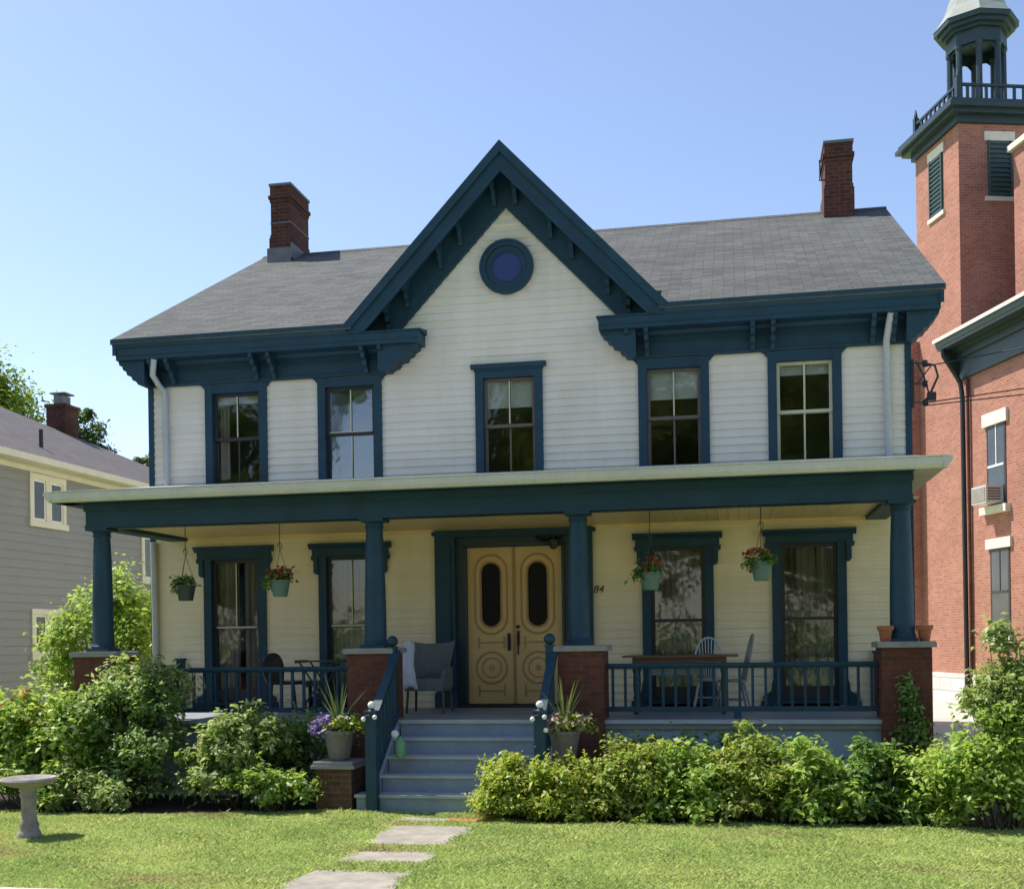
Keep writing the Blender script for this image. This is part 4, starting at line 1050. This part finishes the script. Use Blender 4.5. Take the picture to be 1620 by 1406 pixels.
MB().lathe([(.125,0),(.128,.05),(.112,.075),(.10,.10),(.108,.14),(.086,.19),(.08,.30),(.082,.42),(.088,.5),(.10,.555)], b0, 24).build('pedestal', M['concrete'], bb, smooth=True)

# hanging baskets
def basket(x, y, zt, zb, pot, lab, fl, nfl, seed, tilt=0):
    t = thing('hanging_basket', lab, 'hanging basket', (x,y,zb), group='hanging baskets under the porch roof')
    h = zt-zb
    MB().lathe([(.098,0),(.10,.01),(.135,h-.03),(.145,h-.025),(.145,h),(.13,h),(.12,h-.04),(0,h-.05)], (x,y,zb), 22).build('pot', M[pot], t, smooth=True)
    mb = MB(); ap = (x,y,zt+.42)
    for k in range(3):
        a = 2.1*k+.4; mb.tube([(x+.138*math.cos(a),y+.138*math.sin(a),zt), ap], .004, 5)
    mb.tube([ap, (x,y,2.755)], .006, 5).tube([(x+.03*math.sin(i*.7), y, zt+.42+.05*(1-math.cos(i*.7))) for i in range(8)], .006, 5)
    mb.build('hanger', M['iron'], t, recalc=False)
    leaf_part('foliage', foliage([(x,y,zt+.03,.17,.16,.08),(x-.12,y-.03,zt-.06,.09,.09,.10)], 420, .06, seed, clump=.06), M['l_mid'], t)
    if nfl: leaf_part('flowers', foliage([(x-.02,y-.03,zt+.08,.17,.14,.09)], nfl, .055, seed+1, aspect=.85, clump=.04, nclump=14, inner=.9), M[fl], t)
basket(-4.25, -2.2, 1.88, 1.66, 'potdark', 'dark green hanging basket without blooms, nearest the left porch end', 'f_red', 0, 71)
basket(-2.83, -2.2, 1.92, 1.69, 'potgreen', 'hanging basket with dark red flowers between the two left porch windows', 'f_red', 110, 72)
basket(2.32, -2.2, 1.90, 1.67, 'potgreen', 'pale green hanging basket with coral flowers over the wooden table', 'f_red', 70, 73)
basket(3.75, -2.2, 2.0, 1.76, 'potgreen', 'green hanging basket with coral flowers by the rightmost porch window', 'f_red', 80, 74)
# terracotta pots
for x, lab in ((5.225, 'terracotta pot left of the rightmost porch column'), (5.70, 'terracotta pot right of the rightmost porch column')):
    OFF = (x,-2.60,.957)
    if x > 5.5: OFF = (x,-2.5,.957)
    tag(MB().lathe([(.055,0),(.06,.005),(.083,.14),(.10,.142),(.103,.195),(.088,.197),(.08,.15),(0,.145)], OFF, 22).build('flower_pot', M['terracotta'], smooth=True), lab, 'flower pot', 'terracotta pots on the pier cap')

# ================================================================== PORCH FURNITURE
# black metal chair with rounded back
t = thing('porch_chair', 'black chair with rounded solid back behind left railing', 'chair', (-3.3,-.8,0))
x, y = -3.3, -.8
MB().tube([(x-.2,y-.2,.0),(x-.17,y-.19,.42)], .016, 6).build('leg', M['black'], t); MB().tube([(x+.22,y-.2,.0),(x+.17,y-.19,.42)], .016, 6).build('leg', M['black'], t)
MB().tube([(x-.2,y+.2,.0),(x-.17,y+.19,.42)], .016, 6).build('leg', M['black'], t); MB().tube([(x+.22,y+.2,.0),(x+.17,y+.19,.42)], .016, 6).build('leg', M['black'], t)
mb = MB(); mb.prism([(x-.22,y-.22),(x+.16,y-.23),(x+.23,y-.12),(x+.23,y+.12),(x+.16,y+.23),(x-.22,y+.22)], 'z', .41, .46); mb.build('seat', M['black'], t)
mb = MB(); P = []
for i in range(13):
    a = math.pi*i/12; P.append((-.20*math.cos(a), .62+.27*math.sin(a)**.8 if 0 < i < 12 else .62))
P += [(.15,.44),(-.15,.44)]
vs = [(x-.20+.28*(.0)+ (-.10*(p[1]-.44)) + .09*math.cos(p[0]*4)-.09 + p[0]*.55, y+p[0]*.8, p[1]) for p in P]
vs2 = [(v[0]+.03, v[1]-.02, v[2]) for v in vs]; n = len(P)
mb.add(vs+vs2, [tuple(range(n)), tuple(range(2*n-1,n-1,-1))]+[(i,i+n,(i+1)%n+n,(i+1)%n) for i in range(n)]); mb.build('backrest', M['black'], t)
# green folding table
t = thing('side_table', 'dark green metal folding table beside the black chair', 'table', (-2.62,-1.2,0))
x, y = -2.62, -1.2
MB().box(x-.30, x+.30, y-.25, y+.25, .755, .775).box(x-.31, x-.295, y-.26, y+.26, .74, .785).box(x+.295, x+.31, y-.26, y+.26, .74, .785).build('tabletop', M['greenmetal'], t)
for s in (-1, 1):
    MB().bar((x-.27,y+s*.2,.0),(x+.25,y+s*.2,.755), .028, .02).build('leg', M['greenmetal'], t)
    MB().bar((x+.27,y+s*.22,.0),(x-.25,y+s*.22,.755), .028, .02).build('leg', M['greenmetal'], t)
MB().bar((x-.26,y-.2,.05),(x-.26,y+.22,.05), .02).bar((x+.26,y-.2,.05),(x+.26,y+.22,.05), .02).build('stretcher', M['greenmetal'], t)
tag_o = thing('storage_box', 'small black box under the green folding table', 'box', (-2.92,-.75,.30)); 
MB().box(-3.0, -2.84, -.83, -.67, .37, .46).build('tray', M['black'], tag_o); MB().box(-2.97, -2.95, -.8, -.7, 0, .37).box(-2.89, -2.87, -.8, -.7, 0, .37).build('leg', M['black'], tag_o)
tag_o['label'] = 'tiny black stool between black chair and green folding table'; tag_o['category'] = 'stool'; tag_o.name = 'small_stool'
# wicker armchair
t = thing('wicker_armchair', 'grey-green wicker armchair with flared back left of the door', 'armchair', (-.98,-1.2,0))
x, y = -.98, -1.15
mb = MB(); mb.box(x-.29, x+.27, y-.28, y+.26, .32, .44); mb.prism([(x-.27,.44),(x+.25,.44),(x+.27,.50),(x-.29,.50)], 'y', y-.27, y+.15); mb.build('seat', M['wicker'], t)
vs = []; n = 12
for i in range(n+1):
    u = -1+2*i/n
    for k, (z, fl) in enumerate(((.40,.27),(.65,.285),(.88,.33),(1.0,.36))):
        zz = z+(.045*(abs(u)**2.5) if k == 3 else 0)
        vs.append((x-.01+u*fl, y+.25+.10*k/3-.15*abs(u)**3, zz))
fs = [(i*4+k, i*4+4+k, i*4+5+k, i*4+k+1) for i in range(n) for k in range(3)]
m = len(vs); vs2 = [(v[0], v[1]+.035, v[2]) for v in vs]
fs += [tuple(j+m for j in f[::-1]) for f in fs] + [(i*4+3, i*4+7, i*4+7+m, i*4+3+m) for i in range(n)]
MB().add(vs+vs2, fs).build('backrest', M['wicker'], t, smooth=True)
for s in (-1, 1):
    MB().prism([(y+.22,.66),(y-.2,.60),(y-.26,.56),(y-.25,.36),(y+.22,.36)], 'x', x-.01+s*.28-.03, x-.01+s*.28+.03).build('armrest', M['wicker'], t)
for sx in (-1, 1):
    for sy in (-1, 1): MB().tube([(x+sx*.26,y+sy*.22,.33),(x+sx*.275,y+sy*.25,0)], [.02,.016], 8).build('leg', M['wood' if sx > 0 else 'black'], t)
# white throw over its left side
n = 9; vs = []
prof = [(-.12,.30,.82),(-.13,.20,1.0),(-.10,.02,1.03),(-.06,-.10,.86),(-.09,-.17,.70),(-.05,-.22,.60),(.0,-.29,.46),(.02,-.31,.37)]
for j, (dx, dy, z) in enumerate(prof):
    for i in range(n+1):
        u = i/n
        vs.append((x-.375+dx*.3+(.13+.018*j)*u+.006*j, y-.02+dy+.018*math.sin(u*13+j*.7), z-.02*math.sin(u*9)))
mb = MB(); mb.add(vs, [(j*(n+1)+i, j*(n+1)+i+1, (j+1)*(n+1)+i+1, (j+1)*(n+1)+i) for j in range(len(prof)-1) for i in range(n)])
OFF = (x-.3, y, .37)
o = tag(mb.build('throw_blanket', M['cloth'], smooth=True, recalc=False), 'white cloth draped over the left side of the wicker armchair', 'blanket')
sm = o.modifiers.new('thick', 'SOLIDIFY'); sm.thickness = .012
# wooden table
t = thing('porch_table', 'long wooden table with brown top behind the right railing', 'table', (2.66,-1.4,0))
MB().box(1.89, 3.44, -1.78, -1.02, .775, .80).build('tabletop', M['wood'], t)
MB().box(2.02, 3.28, -1.68, -1.12, .70, .775).build('apron', M['wood'], t)
MB().box(2.25, 3.0, -1.25, -1.2, .52, .70).build('modesty_panel', M['skirt'], t)
for lx, ly in ((2.06,-1.64),(3.24,-1.64),(2.06,-1.16),(3.24,-1.16)):
    MB().lathe([(.032,0),(.035,.12),(.022,.2),(.035,.4),(.03,.55),(.042,.6),(.042,.70)], (lx,ly,0), 12).build('leg', M['greenmetal'], t, smooth=True)
# windsor chairs
def windsor(x, y, rz, mat, lab, hback=1.02):
    t = thing('windsor_chair', lab, 'chair', (x,y,0), rz, 'spindle-back chairs at the porch table', local=True)
    m = M[mat]
    mb = MB(); mb.prism([(.20*math.cos(a*math.pi/10)*(1.0), .2*math.sin(a*math.pi/10)) for a in range(20)], 'z', .42, .455); mb.build('seat', m, t)
    for sx in (-1, 1):
        for sy in (-1, 1): MB().tube([(sx*.13,sy*.13,.42),(sx*.21,sy*.22,0)], [.018,.014], 8).build('leg', m, t, smooth=True)
    MB().tube([(-.17,-.17,.18),(-.17,.17,.18)], .012, 6).tube([(.17,-.17,.18),(.17,.17,.18)], .012, 6).tube([(-.17,0,.18),(.17,0,.18)], .012, 6).build('stretcher', m, t)
    bow = []
    for i in range(15):
        a = math.pi*i/14; h = math.sin(a)**.55
        bow.append((-.20*math.cos(a), .15+.13*h, .455+(hback-.455)*h))
    MB().tube(bow, .014, 8).build('back_bow', m, t, smooth=True)
    mb = MB()
    for i in range(7):
        u = -1+2*(i+1)/8; xx = u*.17; aa = math.acos(max(-1,min(1,-u*.9))); h = math.sin(aa)**.55
        mb.tube([(xx*.75,.15,.455),(-.20*math.cos(aa),.15+.13*h,.455+(hback-.455)*h)], .008, 6)
    mb.build('spindles', m, t)
windsor(3.02, -.78, 0, 'whitewood', 'white spindle-back chair behind the wooden table', 1.03)
windsor(3.36, -1.35, R(-82), 'greywood', 'weathered spindle-back chair at right end of the wooden table', 1.07)
# jar on the step, globe lights on the newels
OFF = (-.77,-3.35,-.42)
t = thing('glass_jar', 'green jar with white ball stopper on the stair tread', 'jar', (-.77,-3.38,-.42))
MB().lathe([(.055,0),(.07,.02),(.075,.15),(.06,.21),(.035,.24),(.035,.26),(0,.262)], (-.77,-3.38,-.42), 20).build('body', M['jar'], t, smooth=True)
MB().ball((-.83,-3.42,-.12), .05, 14).build('stopper', M['bulb'], t, smooth=True)
MB().tube([(-.77,-3.38,-.18),(-.80,-3.40,-.15),(-.83,-3.42,-.12)], .012, 6).build('stopper_rod', M['iron'], t)
for x, lab in ((-1.0, 'string of white globe bulbs on left bottom newel post'), (1.10, 'string of white globe bulbs on right bottom newel post')):
    t = thing('globe_lights', lab, 'string lights', (x,-3.92,.0))
    MB().tube([(x-.09,-3.92,.13),(x,-3.925,.15),(x+.075,-3.92,.12),(x+.09,-3.9,-.05)], .006, 5).build('wire', M['iron'], t)
    for dx, z in ((-.075,.10),(.07,.125)) + (((.085,-.03),) if x > 0 else ()): MB().ball((x+dx,-3.93,z), .03, 12).build('bulb', M['bulb'], t, smooth=True)

# ================================================================== FRONT WALK
OFF = (0,0,0)
def slab(pts, lab, h=.018):
    global OFF
    cx = sum(p[0] for p in pts)/len(pts); cy = sum(p[1] for p in pts)/len(pts); OFF = (cx,cy,G)
    mb = MB(); mb.prism(pts, 'z', G-.05, G+h)
    tag(mb.build('paving_slab', M['slab']), lab, 'paving slab', 'stone slabs of the front walk')
slab([(-.52,-4.62),(.10,-4.6),(.12,-4.28),(-.5,-4.25)], 'small stone slab right at the foot of the steps', .02)
slab([(-.30,-6.05),(-.1,-6.12),(.53,-6.02),(.55,-5.4),(.49,-4.86),(-.1,-4.84),(-.48,-4.9),(-.44,-5.4)], 'largest stone slab of the walk, nearest the steps')
slab([(-.36,-6.98),(.1,-7.06),(.5,-6.97),(.52,-6.6),(.45,-6.38),(-.22,-6.42),(-.4,-6.62)], 'middle stone slab of the front walk')
slab([(-.52,-8.4),(.56,-8.4),(.54,-7.8),(.5,-7.33),(-.40,-7.4),(-.48,-7.9)], 'nearest stone slab of the walk, cut by the picture edge')
OFF = (0,0,0)
o = MB().box(.10, .72, -4.62, -4.30, G-.05, G+.022).build('brick_edging', M['terracotta'], loc=(.4,-4.45,G))
tag(o, 'orange brick paving at the foot of the steps', 'brick paving')

# ================================================================== LAWN
slabs = [(-.47,.53,-6.08,-4.86),(-.38,.5,-7.0,-6.4),(-.5,.55,-8.4,-7.37),(-.5,.7,-4.6,-4.27)]
def lawn():
    rng = np.random.default_rng(5)
    def pts(x0, x1, y0, y1, dens):
        n = int((x1-x0)*(y1-y0)*dens); return np.stack([rng.uniform(x0,x1,n), rng.uniform(y0,y1,n)], 1)
    P = np.concatenate([pts(-6.6,6.9,-8.44,-3.9,8000), pts(-10,-6.6,-8.44,-4.2,600), pts(-16,-8,-4,6,120), pts(-.9,.9,-4.75,-4.05,2500)])
    k = np.ones(len(P), bool)
    for a, b, c, d in slabs: 
        j = rng.random(len(P))**1.6*.11
        k &= ~((P[:,0]>a+j)&(P[:,0]<b-j)&(P[:,1]>c+j)&(P[:,1]<d-j))
    # bed edges
    ex = [-9,-7,-5.6,-4.2,-3,-2.2,-1.3,-1.25]; ey = [-4.15,-4.38,-4.3,-4.4,-4.25,-4.1,-3.7,-3.7]
    fx = [.75,1.6,2.6,3.6,4.6,5.6,6.6,7.0]; fy = [-4.4,-4.52,-4.42,-4.38,-4.34,-4.45,-4.58,-4.56]
    wob = .05*np.sin(P[:,0]*9)+rng.normal(size=len(P))*.05
    k &= ~((P[:,0]<-1.25)&(P[:,0]>-9)&(P[:,1]>np.interp(P[:,0],ex,ey)+wob))
    k &= ~((P[:,0]>.75)&(P[:,1]>np.interp(P[:,0],fx,fy)+wob))
    k &= ~((P[:,0]>-1.27)&(P[:,0]<1.35)&(P[:,1]>-3.9))
    P = P[k]; n = len(P)
    # patchy height
    hh = .036*(.65+.5*rng.random(n))*(1+.35*np.sin(P[:,0]*3.1+1.3*np.sin(P[:,1]*2.3))*np.sin(P[:,1]*4.1+P[:,0]))
    tall = (rng.random(n) < .03)*rng.random(n); hh = hh*(1+.8*tall)
    a = rng.uniform(0, 6.283, n); lean = rng.uniform(.3, 1.35, n)*hh
    w = rng.uniform(.0028, .0058, n)
    b = np.column_stack([P, np.full(n, G)])
    s = np.column_stack([-np.sin(a)*w, np.cos(a)*w, np.zeros(n)])
    d = np.column_stack([np.cos(a)*lean, np.sin(a)*lean, hh])
    m = b + d*np.array([.35,.35,.6])
    V = np.stack([b-s, b+s, m+s*.7, b+d, m-s*.7], 1).reshape(-1,3)
    me = raw_mesh('lawn', V, 5, M['lawn'])
    tag(link_mesh('lawn', me), 'short sunlit green lawn with dry patches', 'grass', kind='stuff')
lawn()

# ================================================================== CAMERA, SKY, SUN
cam = bpy.data.cameras.new('camera'); co = bpy.data.objects.new('camera', cam); COL.objects.link(co)
F, YAW, PITCH, ROLL, PY = 1845.53, .1903, .0013, -.0144, 1004.24
cam.sensor_width = 36; cam.sensor_fit = 'HORIZONTAL'
cam.lens = F/1620*36; cam.shift_y = (PY-703)/1620; cam.clip_end = 2000; cam.clip_start = .1
fw = Vector((-math.sin(YAW)*math.cos(PITCH), math.cos(YAW)*math.cos(PITCH), math.sin(PITCH)))
rt = Vector((math.cos(YAW), math.sin(YAW), 0)); up = rt.cross(fw)
c_, s_ = math.cos(ROLL), math.sin(ROLL)
r2 = rt*c_+up*s_; u2 = -rt*s_+up*c_
mt = Matrix((r2, u2, -fw)).transposed().to_4x4(); mt.translation = (3.42418, -17.59653, 1.08529)
co.matrix_world = mt
scene.camera = co

EL, AZ = R(56), R(17.5)         # sun high on the left, a little behind the facade
S = Vector((-math.cos(EL)*math.cos(AZ), math.cos(EL)*math.sin(AZ), math.sin(EL)))
sl_ = bpy.data.lights.new('sun', 'SUN'); sl_.energy = 4.5; sl_.angle = R(.53); sl_.color = (1, .95, .87)
so = bpy.data.objects.new('sun', sl_); COL.objects.link(so); so.rotation_euler = S.to_track_quat('Z', 'Y').to_euler(); so.location = (-20, 4, 30)
w = bpy.data.worlds.new('World'); scene.world = w; w.use_nodes = True
t = w.node_tree; t.nodes.clear()
sky = t.nodes.new('ShaderNodeTexSky'); sky.sky_type = 'NISHITA'; sky.sun_disc = False
sky.sun_elevation = EL; sky.sun_rotation = math.atan2(S.x, S.y); sky.air_density = 1.0; sky.dust_density = .5; sky.ozone_density = 1.5
bg = t.nodes.new('ShaderNodeBackground'); bg.inputs[1].default_value = .145
ou = t.nodes.new('ShaderNodeOutputWorld')
t.links.new(mix(t, sky.outputs[0], (.97,.915,.935), 1, 'MULTIPLY'), bg.inputs[0]); t.links.new(bg.outputs[0], ou.inputs[0])
vs_ = scene.view_settings; vs_.view_transform = 'Standard'; vs_.look = 'None'; vs_.exposure = .62; vs_.gamma = 1
scene.cycles.max_bounces = 10; scene.cycles.diffuse_bounces = 8; scene.cycles.transparent_max_bounces = 12; scene.cycles.use_denoising = True
